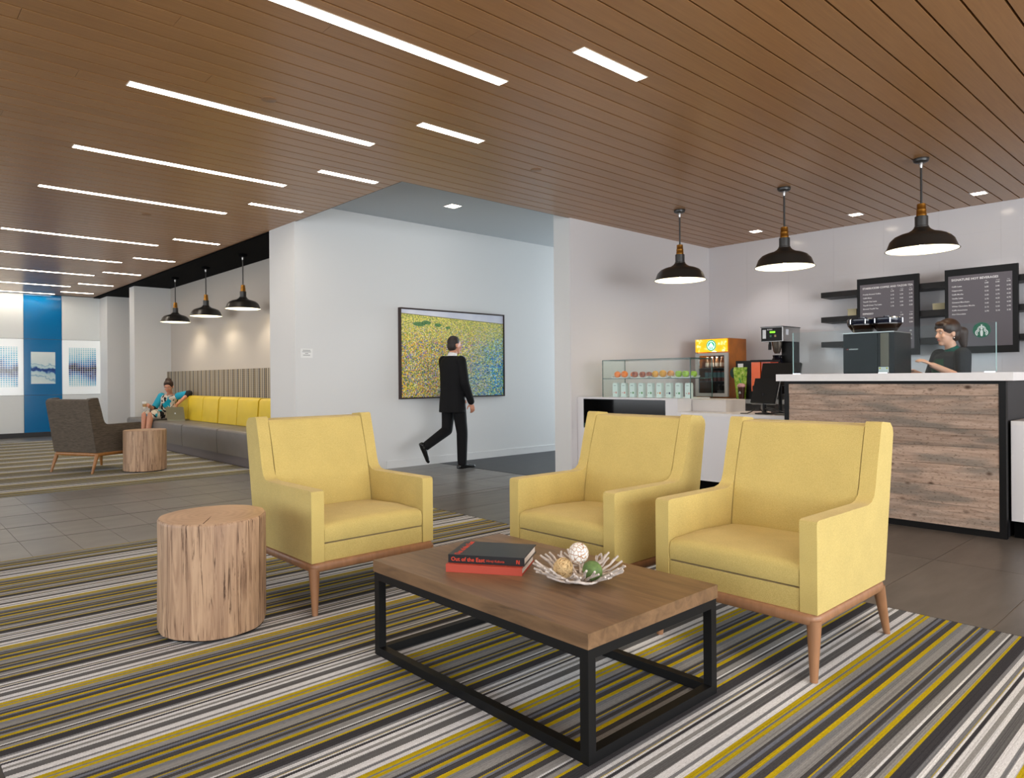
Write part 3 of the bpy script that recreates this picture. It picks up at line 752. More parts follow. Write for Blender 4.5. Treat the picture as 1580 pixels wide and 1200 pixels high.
for k, (w, z) in enumerate(((.048, .034), (.055, .016), (.020, -.004), (.045, -.024))):
    bx('print_line', (-w, -.0066, z - .004), (w, -.0058, z + .004), mat('grey_print', (150, 150, 150), .6), sg)
# ------------------------------------------------------------------ cafe: bar
def reclaimed():
    t = NT('reclaimed_plank'); oi = t.n('ShaderNodeObjectInfo'); tc = t.n('ShaderNodeTexCoord')
    off = t.n('ShaderNodeCombineXYZ'); t.l(t.math('MULTIPLY', oi.outputs['Random'], 31.0), off.inputs[1]); t.l(t.math('MULTIPLY', oi.outputs['Random'], 17.0), off.inputs[2])
    va = t.n('ShaderNodeVectorMath', operation='ADD'); t.l(tc.outputs['Object'], va.inputs[0]); t.l(off.outputs[0], va.inputs[1])
    def mp(sc):
        m = t.n('ShaderNodeMapping'); m.inputs['Scale'].default_value = sc; t.l(va.outputs[0], m.inputs['Vector']); return m.outputs[0]
    f = t.noise(mp((10, 1.0, 12)), 3.2, 7, .65, .7)
    c = t.ramp(f, [(.25, (136, 114, 100)), (.45, (172, 148, 131)), (.6, (190, 166, 149)), (.8, (211, 189, 172))])
    g = t.noise(mp((2, .9, 5)), 2.2, 3); c = t.mix(t.ramp(g, [(.46, (0, 0, 0, 1)), (.64, (.8, .8, .8, 1))]), c, lin((126, 120, 112)))
    vo = t.n('ShaderNodeTexVoronoi'); vo.inputs['Scale'].default_value = 4.2; t.l(mp((0, 1.0, 1.5)), vo.inputs['Vector'])
    c = t.mix(t.ramp(vo.outputs['Distance'], [(0, (1, 1, 1, 1)), (.05, (.85, .85, .85, 1)), (.13, (0, 0, 0, 1))]), c, lin((70, 50, 38)))
    sp = t.noise(mp((40, 14, 40)), 3, 2); c = t.mix(1.0, c, t.ramp(sp, [(.32, (.6, .58, .55, 1)), (.42, (1, 1, 1, 1))]), 'MULTIPLY')
    hs = t.n('ShaderNodeHueSaturation'); t.l(t.math('MULTIPLY_ADD', oi.outputs['Random'], .34, .80), hs.inputs['Value']); t.l(c, hs.inputs['Color'])
    t.color(hs.outputs[0]); t.set(.75, spec=.25); t.bump(f, .4, .006); return t.m
plank_m = reclaimed()
BX, BY0, BY1 = 5.93, 1.275, 2.90
bar = thing('bar_counter', 'tall cafe bar clad in weathered reclaimed planks with a black steel frame', 'bar counter', (BX, BY0, 0))
W = BY1 - BY0
bx('carcass', (.03, .01, .0), (.62, W - .01, 1.125), mat('bar_carcass', (32, 31, 34), .5), bar)
bx('post', (-.004, 0, 0), (.05, .042, 1.125), black_metal, bar, .002, 1)
bx('post', (-.004, W - .04, 0), (.05, W, 1.125), black_metal, bar, .002, 1)
bx('top_rail', (.0, .042, 1.104), (.03, W - .04, 1.125), black_metal, bar)
bx('bottom_rail', (.0, .042, 0), (.03, W - .04, .045), black_metal, bar)
zs = [.047, .204, .344, .502, .637, .771, .882, 1.015, 1.102]
rnd = random.Random(9)
for a, b in zip(zs, zs[1:]):
    d = rnd.uniform(-.004, .003)
    o = MB().box((d, 0, a + .0010), (.03, W - .085, b - .0010)).bevel(.0015, 1).build('plank', plank_m, bar, 0); o.location = (0, .044, 0)
tag(bx('bar_worktop', (5.885, 1.222, 1.1255), (6.72, 2.955, 1.185), white_solid, None, .003, 2), 'thick white stone worktop on the plank-clad bar', 'worktop')

def low_cab(name, label, lo, hi, topz, overhang, cat='counter'):
    t = thing(name, label, cat, (lo[0], lo[1], 0))
    sx, sy = hi[0] - lo[0], hi[1] - lo[1]
    bx('plinth', (.05, .005, 0), (sx, sy - .005, .125), black_paint, t)
    bx('body', (0, 0, .125), (sx, sy, topz - .03), white_lam, t, .002, 1)
    bx('worktop', (-overhang, 0, topz - .03), (sx, sy, topz), white_solid, t, .002, 1)
    return t
low_cab('low_counter', 'low white counter with black plinth at the open end of the plank bar', (6.0, -1.2, 0), (6.66, 1.262, 0), .838, .0)
# counter between bar and glass case
low_cab('till_counter', 'low white counter carrying the tills between bar and glass case', (6.2, 2.965, 0), (6.85, 4.18, 0), .805, .012)
rb = tag(bx('counter_riser', (6.46, 3.78, .8055), (6.85, 4.178, .930), mat('riser_grey', (205, 200, 198), .5), None, .002, 1), 'low white box riser on the till counter beside the glass case', 'riser')
dc = thing('display_counter', 'white counter with a black open niche under the glass fruit case', 'counter', (6.2, 4.185, 0))
DW = 5.575 - 4.185
m = MB().box((0, 0, .10), (.62, DW, .585)).box((0, 0, .585), (.62, .15, .945)).box((0, DW - .09, .585), (.62, DW, .945)).box((0, .15, .925), (.62, DW - .09, .945)).box((.30, .15, .585), (.62, DW - .09, .925))
m.build('body', white_lam, dc, 0)
m = MB().box((.28, .152, .587), (.299, DW - .092, .922)).box((.006, .15, .5855), (.28, DW - .09, .589)).box((.006, .1505, .589), (.28, .156, .922)).box((.006, DW - .096, .589), (.28, DW - .0905, .922)).box((.006, .156, .918), (.28, DW - .096, .9245))
m.build('niche_lining', black_gloss, dc, 0)
bx('plinth', (.05, .005, 0), (.62, DW - .005, .10), black_paint, dc)
lst = bx('niche_glass', (.004, .156, .589), (.010, DW - .096, .64), edge_glass, dc)

# glass case with fruit and cartons
gx0, gx1, gy0, gy1, gz0, gz1 = 6.25, 6.66, 4.06, 5.228, .946, 1.36
gc = thing('display_case', 'frameless green-tinted glass case with one shelf on the white counter', 'display case', (gx0, gy0, gz0))
D_, Wg, Hg = gx1 - gx0, gy1 - gy0, gz1 - gz0; g = .008
bx('front_pane', (0, 0, .0), (g, Wg, Hg), case_glass, gc); bx('side_pane', (g, 0, 0), (D_, g, Hg), case_glass, gc); bx('side_pane', (g, Wg - g, 0), (D_, Wg, Hg), case_glass, gc)
bx('top_pane', (0, 0, Hg), (D_, Wg, Hg + g), case_glass, gc); bx('glass_shelf', (g, g, .206), (D_ - .02, Wg - g, .214), case_glass, gc)
m = MB(); e = .0035
for yy in (0, Wg): m.box((-e, yy - e, 0), (e, yy + e, Hg + g)).box((D_ - e, yy - e, 0), (D_ + e, yy + e, Hg + g))
for xx_ in (0, D_): m.box((xx_ - e, 0, Hg), (xx_ + e, Wg, Hg + g + .001)).box((xx_ - e, 0, .206), (xx_ + e, Wg, .214))
for yy in (0, Wg): m.box((0, yy - e, Hg), (D_, yy + e, Hg + g + .001)).box((0, yy - e, .206), (D_, yy + e, .214))
m.build('pane_edges', edge_glass, gc, 0)
porc = mat('white_porcelain', (232, 234, 234), .25)
SH = gz0 + .2145
for k, yy in enumerate((5.03, 4.76, 4.49, 4.22)):
    t = MB().prism([(-.125, .022), (-.11, .004), (-.10, 0), (.10, 0), (.11, .004), (.125, .022), (.118, .022), (.10, .007), (-.10, .007), (-.118, .022)], -.09, .09, 'x').build('serving_tray', porc, None, 40, loc=(6.40, yy, SH))
    tag(t, ['white tray under the two oranges', 'white tray under the red apples', 'white tray under the golden fruit', 'white tray under the green apples'][k], 'tray', 'trays in the glass case')
def fruit_mat(key, a, b, sc=8):
    t = NT(key); v = t.coord('Object', (1, 1, .6)); t.color(t.ramp(t.noise(v, sc * 5, 3), [(.3, a), (.7, b)])); t.set(.35); return t.m
oran = fruit_mat('orange_peel', (246, 118, 10), (255, 146, 30)); redm = fruit_mat('red_apple_skin', (118, 22, 22), (206, 120, 70)); gold = fruit_mat('golden_skin', (214, 150, 36), (232, 170, 60)); grn = fruit_mat('green_apple_skin', (140, 180, 40), (170, 204, 70))
peach = fruit_mat('peach_skin', (206, 130, 60), (226, 160, 90))
def fruit(kind, y, x, r, m, label, grp):
    b = MB()
    if kind == 'apple':
        pr = [(.001, -.86*r), (.3*r, -.9*r), (.62*r, -.78*r), (.92*r, -.35*r), (1.0*r, .1*r), (.9*r, .55*r), (.6*r, .82*r), (.3*r, .85*r), (.08*r, .7*r), (.001, .66*r)]
        b.lathe(pr, 20)
        hz = .9 * r
    else:
        b.ell((0, 0, 0), (r, r, r * .95), None, 20, 12); hz = .95 * r
    o = thing(kind if kind != 'apple' else 'apple', label, kind, (x, y, SH + .0072), 0, grp)
    f = b.build('flesh', m, o, 60); f.location = (0, 0, hz)
    MB().tube([(0, 0, hz + (.64 if kind == 'apple' else .93) * r), (.003, 0, hz + (.98 if kind == 'apple' else 1.0) * r)], .0025, 6).build('stem', mat('stem_brown', (70, 52, 30), .8), o)
fr = [('orange', 5.10, 6.36, .038, oran, 'bright orange at the wall end of the fruit row'), ('orange', 5.0, 6.36, .040, oran, 'bright orange next to a smaller tangerine in the fruit row'), ('tangerine', 4.92, 6.42, .034, oran, 'small tangerine between an orange and a red apple'),
      ('apple', 4.845, 6.35, .037, redm, 'red apple with yellow blush next to the tangerine'), ('apple', 4.755, 6.37, .036, redm, 'dark red apple between two other red apples'), ('apple', 4.665, 6.37, .034, redm, 'red apple next to the golden mango'),
      ('mango', 4.575, 6.36, .038, gold, 'golden mango next to a red apple'), ('orange', 4.49, 6.38, .042, gold, 'golden orange between the mango and the peach'), ('peach', 4.375, 6.36, .039, peach, 'blush peach next to the green apples'),
      ('apple', 4.275, 6.36, .038, grn, 'green apple next to the peach'), ('apple', 4.19, 6.36, .038, grn, 'green apple in the middle of three green apples'), ('apple', 4.11, 6.39, .036, grn, 'green apple at the end of the fruit row by the glass end pane')]
for f in fr: fruit(*f, 'fruit in the glass case')
cart = mat('white_carton', (222, 232, 230), .5)
prints = [('pink', (214, 150, 140)), ('pink', (214, 140, 130)), ('green', (90, 140, 80)), ('green', (90, 150, 80)), ('green', (70, 130, 70)), ('orange', (220, 140, 60)), ('berry', (70, 70, 100)), ('green', (80, 140, 90)), ('pink', (206, 150, 140))]
for k, (nm, c) in enumerate(prints):
    yy = 5.115 - k * .121
    t = thing('carton', 'white carton with a %s print in the glass case, %s from the side wall' % (nm, ORD[k]), 'carton', (6.33, yy, gz0 + .0002), R(-90), 'cartons in the glass case')
    MB().prism([(-.033, 0), (.033, 0), (.033, .140), (.026, .160), (-.026, .160), (-.033, .140)], 0, .05, 'y').bevel(.002, 1).build('box', cart, t)
    pm = mat('print_%d' % k, c, .6)
    MB().lathe([(.012, 0), (.012, .0008)], 14, M=Matrix.Rotation(R(90), 4, 'X')).build('fruit_print', pm, t, loc=(.016, 0, .05))
    MB().lathe([(.006, 0), (.006, .0008)], 10, M=Matrix.Rotation(R(90), 4, 'X')).build('fruit_print', pm, t, loc=(-.014, 0, .05))
    bx('print_line', (-.016, -.0008, .128), (.016, 0, .134), mat('print_grey', (140, 156, 154), .6), t)

# ------------------------------------------------------------------ back counter, shelves, menu boards
bk = thing('back_counter', 'stainless steel back counter along the cafe wall', 'counter', (8.0, -1.0, 0))
bx('worktop', (0, 0, .835), (1.097, 6.55, .885), steel, bk, .003, 1)
bx('shelf', (.05, .02, .30), (1.09, 6.53, .33), steel, bk)
bx('body', (.06, .0, .02), (1.09, 3.8, .835), mat('counter_front_grey', (176, 168, 158), .5), bk)
for yy in (3.9, 5.2, 6.48): bx('leg', (.05, yy, 0), (.09, yy + .04, .835), steel, bk)
bx('backsplash', (1.06, .0, .885), (1.097, 3.6, 1.0), mat('splash_grey', (150, 144, 136), .5), bk)
for z0, which in ((2.14, 'top'), (1.832, 'middle'), (1.524, 'bottom')):
    t = bx('wall_shelf', (8.80, -.4, z0), (9.095, 3.82, z0 + .066), dark_shelf, None, .002, 1)
    tag(t, 'dark wooden wall shelf behind the menu boards, %s of three' % which, 'shelf')
# small pale boxes on the shelves that show between the boards
boxc = mat('kraft_box', (196, 186, 150), .7)
def sbox(x, y, z, sx, sy, sz, m, label):
    t = thing('storage_box', label, 'box', (x, y, z), 0)
    bx('body', (0, 0, 0), (sx, sy, sz * .86), m, t, .002, 1); bx('lid', (-.003, -.003, sz * .86), (sx + .003, sy + .003, sz), m, t, .002, 1)
sbox(8.86, 3.42, 1.8985, .12, .10, .085, boxc, 'small pale kraft box on the middle shelf beside the first menu board')
sbox(8.86, 2.47, 1.8985, .12, .12, .075, boxc, 'small pale kraft box on the middle shelf between the menu boards')

screen_m = mat('menu_slate', (92, 86, 92), .4); ink = mat('menu_ink', (226, 224, 224), .6); bezel = mat('menu_bezel', (10, 10, 12), .5, spec=.3)
green_logo = mat('logo_green', (0, 98, 70), .5); white_logo = mat('logo_white', (236, 240, 238), .5)
def emblem(parent, x, y, z, r, gm, wm, ring=False):
    """green roundel with a crowned, two-tailed figure in white; looks along local -y"""
    def disc(rr, yy, m, nm):
        MB().lathe([(rr, 0), (rr, .0012)], 32, M=Matrix.Rotation(R(90), 4, 'X')).build(nm, m, parent, 30, loc=(x, yy, z))
    disc(r, y, gm, 'emblem_disc')
    if ring:
        disc(r * .78, y - .0012, wm, 'emblem_ring'); disc(r * .70, y - .0018, gm, 'emblem_disc'); k = r * .66; yy = y - .0030
    else: k = r * .93; yy = y - .0012
    m = MB()
    def arc(cx, cz, rad, a0, a1, w):
        n = 9; outer = []; inner = []
        for i in range(n + 1):
            a = R(a0 + (a1 - a0) * i / n); outer.append((cx + (rad + w/2) * math.cos(a), cz + (rad + w/2) * math.sin(a))); inner.append((cx + (rad - w/2) * math.cos(a), cz + (rad - w/2) * math.sin(a)))
        m.prism([(p[0] * k, p[1] * k) for p in outer + inner[::-1]], -.0008, 0, 'y')
    star = [(math.cos(R(90 + 36 * i)) * (.17 if i % 2 == 0 else .07), .66 + math.sin(R(90 + 36 * i)) * (.17 if i % 2 == 0 else .07)) for i in range(10)]
    m.prism([(a * k, b * k) for a, b in star], -.0008, 0, 'y')
    m.prism([(a * k, b * k) for a, b in ((-.24, .40), (.24, .40), (.30, .60), (.14, .50), (0, .58), (-.14, .50), (-.30, .60))], -.0008, 0, 'y')
    m.prism([(.15 * math.cos(2*math.pi*i/14) * k, (.20 + .19 * math.sin(2*math.pi*i/14)) * k) for i in range(14)], -.0008, 0, 'y')
    m.prism([(a * k, b * k) for a, b in ((-.13, -.02), (.13, -.02), (.18, -.34), (.13, -.80), (0, -.9), (-.13, -.80), (-.18, -.34))], -.0008, 0, 'y')
    for s in (0, 1):
        def A(a): return 180 - a if s else a
        sg_ = -1 if s else 1
        arc(sg_ * .05, .10, .30, A(70), A(-45), .09); arc(sg_ * .05, .08, .44, A(60), A(-50), .07)
        arc(sg_ * .30, -.38, .42, A(75), A(-60), .12); arc(sg_ * .30, -.40, .24, A(80), A(-60), .09)
    m.build('emblem_figure', wm, parent, 0, loc=(x, yy, z))
def menu(label, yc, lines):
    t = thing('menu_board', label, 'menu board', (8.793, yc, 1.40), R(-90))
    bw, bh = .335, .92
    bx('bezel', (-bw, -.035, 0), (bw, .005, bh), bezel, t, .004, 1)
    sc_ = bx('screen', (-bw + .035, -.0365, .075), (bw - .05, -.0345, bh - .075), screen_m, t)
    y = -.0372; x0 = -bw + .065
    for kind, *a in lines:
        if kind == 'h': lettering(a[0], a[2], ink, sc_, x0, y, a[1], bold=.0006)
        elif kind == 'r':
            lettering(a[0], .0215, ink, sc_, x0 + .004, y, a[1] - .004, bold=.0003)
            for i, pr in enumerate(a[2]):
                if pr: lettering(pr, .0215, ink, sc_, x0 + .31 + i * .098, y, a[1] + .012, bold=.0003, name='price')
        elif kind == 'c':
            for i, pr in enumerate(a[1]):
                if pr: lettering(pr, .011, ink, sc_, x0 + .315 + i * .098, y, a[0], name='column_heading')
        elif kind == 'f': lettering(a[0], .011, ink, t, x0 + .12, y, a[1])
    return t
zt = .79
L1 = [('h', 'STARBUCKS\u00ae COFFEE AND TAZO\u00ae TEA', zt, .030), ('c', zt - .026, ('Tall', 'Grande', 'Venti'))]
for i, (nm, p) in enumerate((('Freshly Brewed Coffee', ('1.75', '1.95', '2.25')), ('Caff\u00e8 Misto', ('2.10', '2.35', '2.75')), ('Tazo\u00ae Chai Latte', ('3.15', '3.65', '3.95')), ('Tazo\u00ae Green Tea Latte', ('3.15', '3.65', '3.95')), ('Brewed Tazo\u00ae Tea', ('1.75', '1.90', '2.25')))):
    L1.append(('r', nm, zt - .064 - i * .043, p))
L1 += [('h', 'ESPRESSO', zt - .30, .028), ('c', zt - .30, ('', 'Solo', 'Doppio'))]
for i, (nm, p) in enumerate((('Espresso', ('', '1.90', '2.25')), ('Espresso Macchiato', ('', '1.95', '2.50')), ('Espresso Con Panna', ('', '1.95', '2.50')))): L1.append(('r', nm, zt - .345 - i * .043, p))
L1 += [('r', 'Syrup', zt - .53, ('', '', '.50')), ('r', 'Soy', zt - .575, ('', '', '.60')), ('r', 'Espresso Shot', zt - .62, ('', '', '.75'))]
menu('black-framed menu board headed coffee and tea, behind the espresso machine', 3.035, L1)
L2 = [('h', 'SIGNATURE HOT BEVERAGES', zt, .033), ('c', zt - .026, ('Tall', 'Grande', 'Venti'))]
for i, (nm, p) in enumerate((('Caff\u00e8 Latte', ('2.85', '3.45', '3.95')), ('Cappuccino', ('2.85', '3.45', '3.95')), ('Caff\u00e8 Mocha', ('3.35', '3.95', '4.35')), ('Vanilla Latte', ('3.25', '3.75', '4.25')), ('Caramel Macchiato', ('3.75', '4.35', '4.75')), ('White Chocolate Mocha', ('3.65', '4.15', '4.50')), ('Caff\u00e8 Americano', ('2.15', '2.55', '2.95')), ('Hot Chocolate', ('2.70', '3.10', '3.35')))):
    L2.append(('r', nm, zt - .064 - i * .043, p))
mb2 = menu('black-framed menu board headed signature hot beverages with a green roundel', 2.105, L2)
emblem(mb2, .01, -.0367, .245, .082, green_logo, white_logo)

# ------------------------------------------------------------------ drinks fridge
fg = thing('drinks_fridge', 'tall gold counter fridge with lit roundel header and glass door', 'fridge', (8.30, 5.06, .8855), R(-90))
hw_, dp, hh = .245, .46, .79
gold_s = mat('fridge_gold_side', (176, 100, 22), .4, var=.15, vscale=8)
m = MB().box((-hw_, .02, 0), (-hw_ + .02, dp, hh)).box((hw_ - .02, .02, 0), (hw_, dp, hh)).box((-hw_ + .02, .02, hh - .02), (hw_ - .02, dp, hh)).box((-hw_ + .02, .02, 0), (hw_ - .02, dp, .03)).box((-hw_ + .02, dp - .02, .03), (hw_ - .02, dp, hh - .02))
m.build('cabinet', gold_s, fg, 0)
hm = NT('fridge_header_print'); v = hm.coord('Object', (1, 1, 1)); f = hm.noise(v, 14, 4); c = hm.ramp(f, [(.42, (226, 168, 20)), (.55, (236, 180, 30)), (.62, (240, 214, 140))]); hm.color(c); hm.l(c, hm.b.inputs['Emission Color']); hm.b.inputs['Emission Strength'].default_value = .55; hm.set(.3)
bx('header', (-hw_ + .004, -.012, hh - .175), (hw_ - .02, .02, hh - .006), hm.m, fg, .006, 2)
emblem(fg, .0, -.0125, hh - .090, .072, mat('lit_logo_green', (0, 150, 110), .5, emit=.5, ecol=(0, 160, 120)), mat('lit_logo_white', (240, 250, 246), .5, emit=.9, ecol=(235, 255, 248)), True)
dm = mat('fridge_door_silver', (190, 190, 188), .35, metal=.3)
dr = MB().box((-hw_ + .004, -.02, .02), (-hw_ + .05, .016, hh - .19)).box((hw_ - .05, -.02, .02), (hw_ - .004, .016, hh - .19)).box((-hw_ + .05, -.02, hh - .225), (hw_ - .05, .016, hh - .19)).box((-hw_ + .05, -.02, .02), (hw_ - .05, .016, .065)).build('door', dm, fg, 0)
bx('door_glass', (-hw_ + .05, -.006, .065), (hw_ - .05, -.002, hh - .225), glass_mat('fridge_glass', (.62, .66, .68, 1)), dr)
bx('back_liner', (-hw_ + .022, dp - .03, .03), (hw_ - .022, dp - .022, hh - .19), mat('fridge_liner', (70, 70, 72), .5, emit=.0), fg)
wire = mat('shelf_wire', (150, 150, 150), .4, metal=.6)
for z in (.215, .395): bx('rack', (-hw_ + .021, .05, z), (hw_ - .021, dp - .032, z + .006), wire, fg)
fl_ = bpy.data.lights.new('fridge_lamp', 'POINT'); fl_.energy = 1.6; fl_.color = (1, .97, .92); fl_.shadow_soft_size = .03
flo = bpy.data.objects.new('fridge_lamp', fl_); COL.objects.link(flo); flo.location = (8.36, 5.06, .8855 + .585)
def bottle(kind, x, z, label, grp):
    cols_ = {'brown': ((150, 104, 72), (222, 206, 190)), 'can': ((196, 120, 110), (160, 205, 205)), 'dark': ((44, 40, 40), (150, 150, 148))}[kind]
    # fridge local x -> world -Y, local y -> world +X
    wx, wy = 8.30 + .13, 5.06 - x
    t = thing('bottle' if kind != 'can' else 'drink_can', label, 'bottle' if kind != 'can' else 'can', (wx, wy, .8855 + z), 0, grp)
    m1 = mat('drink_' + kind, cols_[0], .2); m2 = mat('drink_label_' + kind, cols_[1], .5)
    if kind == 'can':
        MB().lathe([(.020, 0), (.026, .008), (.026, .125), (.021, .138), (.001, .138)], 16).build('body', m1, t); MB().lathe([(.0264, .05), (.0264, .12)], 16, cap=False).build('label', m2, t)
    else:
        MB().lathe([(.024, 0), (.028, .006), (.028, .085), (.016, .12), (.014, .135)], 16).build('body', m1, t); MB().lathe([(.0284, .02), (.0284, .07)], 16, cap=False).build('label', m2, t); MB().lathe([(.016, .135), (.016, .15), (.001, .151)], 12).build('cap', m2, t)
for k in range(5): bottle('brown', -.15 + k * .075, .402, 'brown bottled drink on the upper fridge rack', 'bottles on the upper fridge rack')
for k in range(6): bottle('can', -.16 + k * .064, .222, 'pink and teal drink can on the middle fridge rack', 'cans on the middle fridge rack')
for k in range(3): bottle('dark', .03 + k * .062, .0305, 'dark bottle on the fridge floor', 'bottles on the fridge floor')

# ------------------------------------------------------------------ drink posters, juice dispenser, coffee brewer
ds = thing('drink_poster', 'cut-out counter poster with a green iced drink and a dark frappe cup', 'poster', (8.12, 4.53, .8855), R(-90))
pg = NT('green_drink_print'); f = pg.noise(pg.coord('Object'), 26, 4); pg.color(pg.ramp(f, [(.3, (60, 120, 30)), (.5, (150, 190, 50)), (.7, (210, 220, 130))])); pg.set(.5)
bx('board', (-.085, .012, 0), (.12, .02, .48), black_plastic, ds)
MB().prism([(-.07, .0), (.05, .0), (.075, .40), (-.105, .40), (-.115, .36)], 0, .012, 'y').build('green_drink', pg.m, ds, 0)
MB().prism([(-.05, .40), (.02, .40), (.02, .445), (-.05, .445)], .0, .012, 'y').build('cup_lid', porc, ds, 0)
MB().lathe([(.075, 0), (.075, .006)], 28, M=Matrix.Rotation(R(90), 4, 'X')).build('roundel', mat('poster_dark_green', (14, 50, 40), .5), ds, 30, loc=(-.10, .030, .33))
MB().lathe([(.03, 0), (.034, .02), (.044, .15)], 20).build('frappe_cup', mat('frappe_brown', (70, 36, 24), .3), ds, loc=(.03, -.06, .0))
MB().lathe([(.044, .0), (.05, .012), (.046, .03), (.03, .045), (.001, .05)], 20).build('whipped_cream', mat('cream_pink', (206, 160, 160), .6, var=.3, vscale=40), ds, loc=(.03, -.06, .15))
MB().tube([(.03, -.06, .19), (.005, -.065, .26)], .006, 8).build('straw', mat('green_straw', (0, 150, 70), .4), ds)
emblem(ds, .03, -.0985, .085, .022, black_plastic, white_logo)
dj = thing('juice_dispenser', 'black juice dispenser with two orange tanks beside the drink poster', 'dispenser', (8.07, 4.28, .8855), R(-90))
oj = mat('orange_juice', (240, 96, 10), .25); oj2 = mat('dark_orange_juice', (190, 58, 14), .25)
bx('base', (-.11, 0, 0), (.16, .24, .10), black_plastic, dj, .006, 2)
bx('tank', (-.10, .02, .10), (.015, .22, .46), oj, dj, .012, 2); bx('tank', (.03, .02, .10), (.15, .22, .46), oj2, dj, .012, 2)
bx('lid', (-.11, .01, .46), (.16, .23, .485), black_plastic, dj, .006, 2)
for xx_ in (-.045, .09): bx('tap', (xx_ - .015, -.03, .12), (xx_ + .015, .02, .17), black_plastic, dj, .004, 1)
br = thing('coffee_brewer', 'tall steel and black coffee brewer with green display on the back counter', 'coffee machine', (8.30, 4.20, .8855), R(-90))
br.location = (8.40, 4.26, .8855)
bx('base', (-.13, .0, 0), (.15, .42, .06), steel, br, .004, 1)
bx('column', (.02, .20, .06), (.15, .42, .72), black_plastic, br, .004, 1)
hd = bx('head', (-.14, -.02, .72), (.15, .44, .90), steel, br, .004, 1)
cpn = bx('control_panel', (-.135, -.026, .725), (.135, -.02, .895), black_plastic, br)
bx('top_plate', (-.145, -.028, .90), (.155, .445, .908), black_plastic, br)
bx('display', (-.02, -.0285, .826), (.05, -.026, .848), mat('green_lcd', (120, 230, 40), .4, emit=.8, ecol=(120, 230, 40)), cpn)
lettering('BUNN', .024, ink, cpn, -.055, -.0285, .862, bold=.0006)
bx('switch_plate', (-.115, -.030, .76), (-.07, -.026, .87), steel, br)
for xx_, c in ((-.02, (60, 110, 90)), (.04, (170, 140, 110))): bx('button', (xx_, -.030, .775), (xx_ + .024, -.026, .802), mat('button_%d' % int(xx_*100), c, .4), cpn, .002, 1)
MB().lathe([(.03, 0), (.045, .03), (.062, .12), (.066, .15)], 24).build('brew_funnel', mat('smoked_steel', (120, 112, 104), .2, metal=.7), br, loc=(.0, .12, .57))
MB().lathe([(.02, 0), (.02, .06), (.012, .1)], 12).build('spout', black_plastic, br, loc=(-.085, .10, .62))
MB().lathe([(.07, 0), (.085, .02), (.09, .14), (.05, .22), (.055, .25)], 24).build('carafe', mat('carafe_black', (14, 14, 24), .1), br, loc=(.0, .12, .30))
bx('warmer', (-.10, .02, .27), (.11, .2, .30), black_plastic, br, .004, 1); bx('warmer_support', (.02, .12, .06), (.14, .22, .30), black_plastic, br)
bx('tag', (.151, .05, .80), (.1515, .12, .87), mat('pale_tag', (210, 214, 222), .5), br)
nb = thing('napkin_box', 'golden cardboard box on the shelf under the back counter', 'box', (8.06, 4.60, .3302), 0)
bx('body', (0, 0, 0), (.20, .18, .40), mat('gold_card', (200, 160, 80), .6), nb, .003, 1); bx('lid', (-.003, -.003, .40), (.203, .183, .44), mat('gold_card_dark', (150, 128, 80), .6), nb, .002, 1)

# ------------------------------------------------------------------ tills
def till(label, loc, rz, w, h, tilt, lift, group='till screens'):
    t = thing('till_screen', label, 'monitor', loc, rz)
    MB().lathe([(.09, 0), (.09, .010), (.03, .018)], 24).build('foot', black_plastic, t)
    MB().tube([(0, 0, .015), (0, -.01, lift + h * .4)], .018, 10).build('stand', black_plastic, t)
    M_ = Matrix.Translation((0, -.02, lift)) @ Matrix.Rotation(R(tilt), 4, 'X')
    MB().box((-w, -.03, 0), (w, 0, h)).bevel(.008, 2).xf(M_).build('screen_back', black_plastic, t)
    MB().box((-w - .004, 0, -.004), (w + .004, .010, h + .004)).bevel(.004, 2).xf(M_).build('silver_rim', steel, t)
    return t
till('black touch till with a silver rim on the counter next to the bar', (6.64, 3.29, .8055), R(-90 + 4), .19, .22, -22, .28)
till('smaller black customer screen leaning in front of the touch till', (6.36, 3.31, .8055), R(-90 - 6), .125, .25, -20, .10)
cable = mat('black_cable', (14, 14, 15), .5)
for k, pts in enumerate((((6.25, 3.30, .86), (6.25, 3.27, .83), (6.25, 3.15, .815), (6.25, 3.05, .812)), ((6.24, 3.34, .86), (6.23, 3.38, .83), (6.23, 3.42, .815), (6.25, 3.50, .812)), ((6.26, 3.25, .86), (6.24, 3.18, .87), (6.23, 3.10, .85), (6.24, 3.0, .812)))):
    tag(MB().tube(pts, .005, 6).build('till_cable', cable, None, 60), ['black cable running from the small screen towards the bar', 'black cable looping from the small screen towards the riser', 'black cable arching from the small screen over the counter'][k], 'cable')

# ------------------------------------------------------------------ on the bar: glass guard, espresso machine
gg = thing('glass_guard', 'clear glass guard standing on the bar worktop in front of the espresso machine', 'glass screen', (6.12, 1.375, 1.1855))
bx('pane', (0, 0, .008), (.008, 1.535, .37), clear_glass, gg)
m = MB().box((-.001, -.003, .008), (.009, .001, .37)).box((-.001, 1.534, .008), (.009, 1.538, .37)).build('pane_edge', mat('pale_glass_edge', (150, 190, 190), .15), gg, 0)
for yy in (.0, .74, 1.46): bx('clamp', (-.02, yy, 0), (.03, yy + .07, .008), chrome, gg, .002, 1)
em = thing('espresso_machine', 'black bean-to-cup espresso machine with two bean hoppers behind the glass guard', 'coffee machine', (6.27, 2.325, 1.1855), R(-90))
bx('body', (-.205, .0, .0), (.205, .40, .345), mat('machine_black', (5, 10, 12), .4, spec=.25), em, .005, 2)
fdr = bx('front_door', (-.203, -.008, .01), (.075, .0, .338), mat('machine_front', (5, 14, 17), .4, spec=.25), em, .003, 1)
bx('bronze_strip', (.10, -.006, .06), (.165, .0, .338), mat('bronze_panel', (92, 84, 66), .35), em)
bx('top_trim', (-.207, -.004, .345), (.207, .40, .352), steel, em)
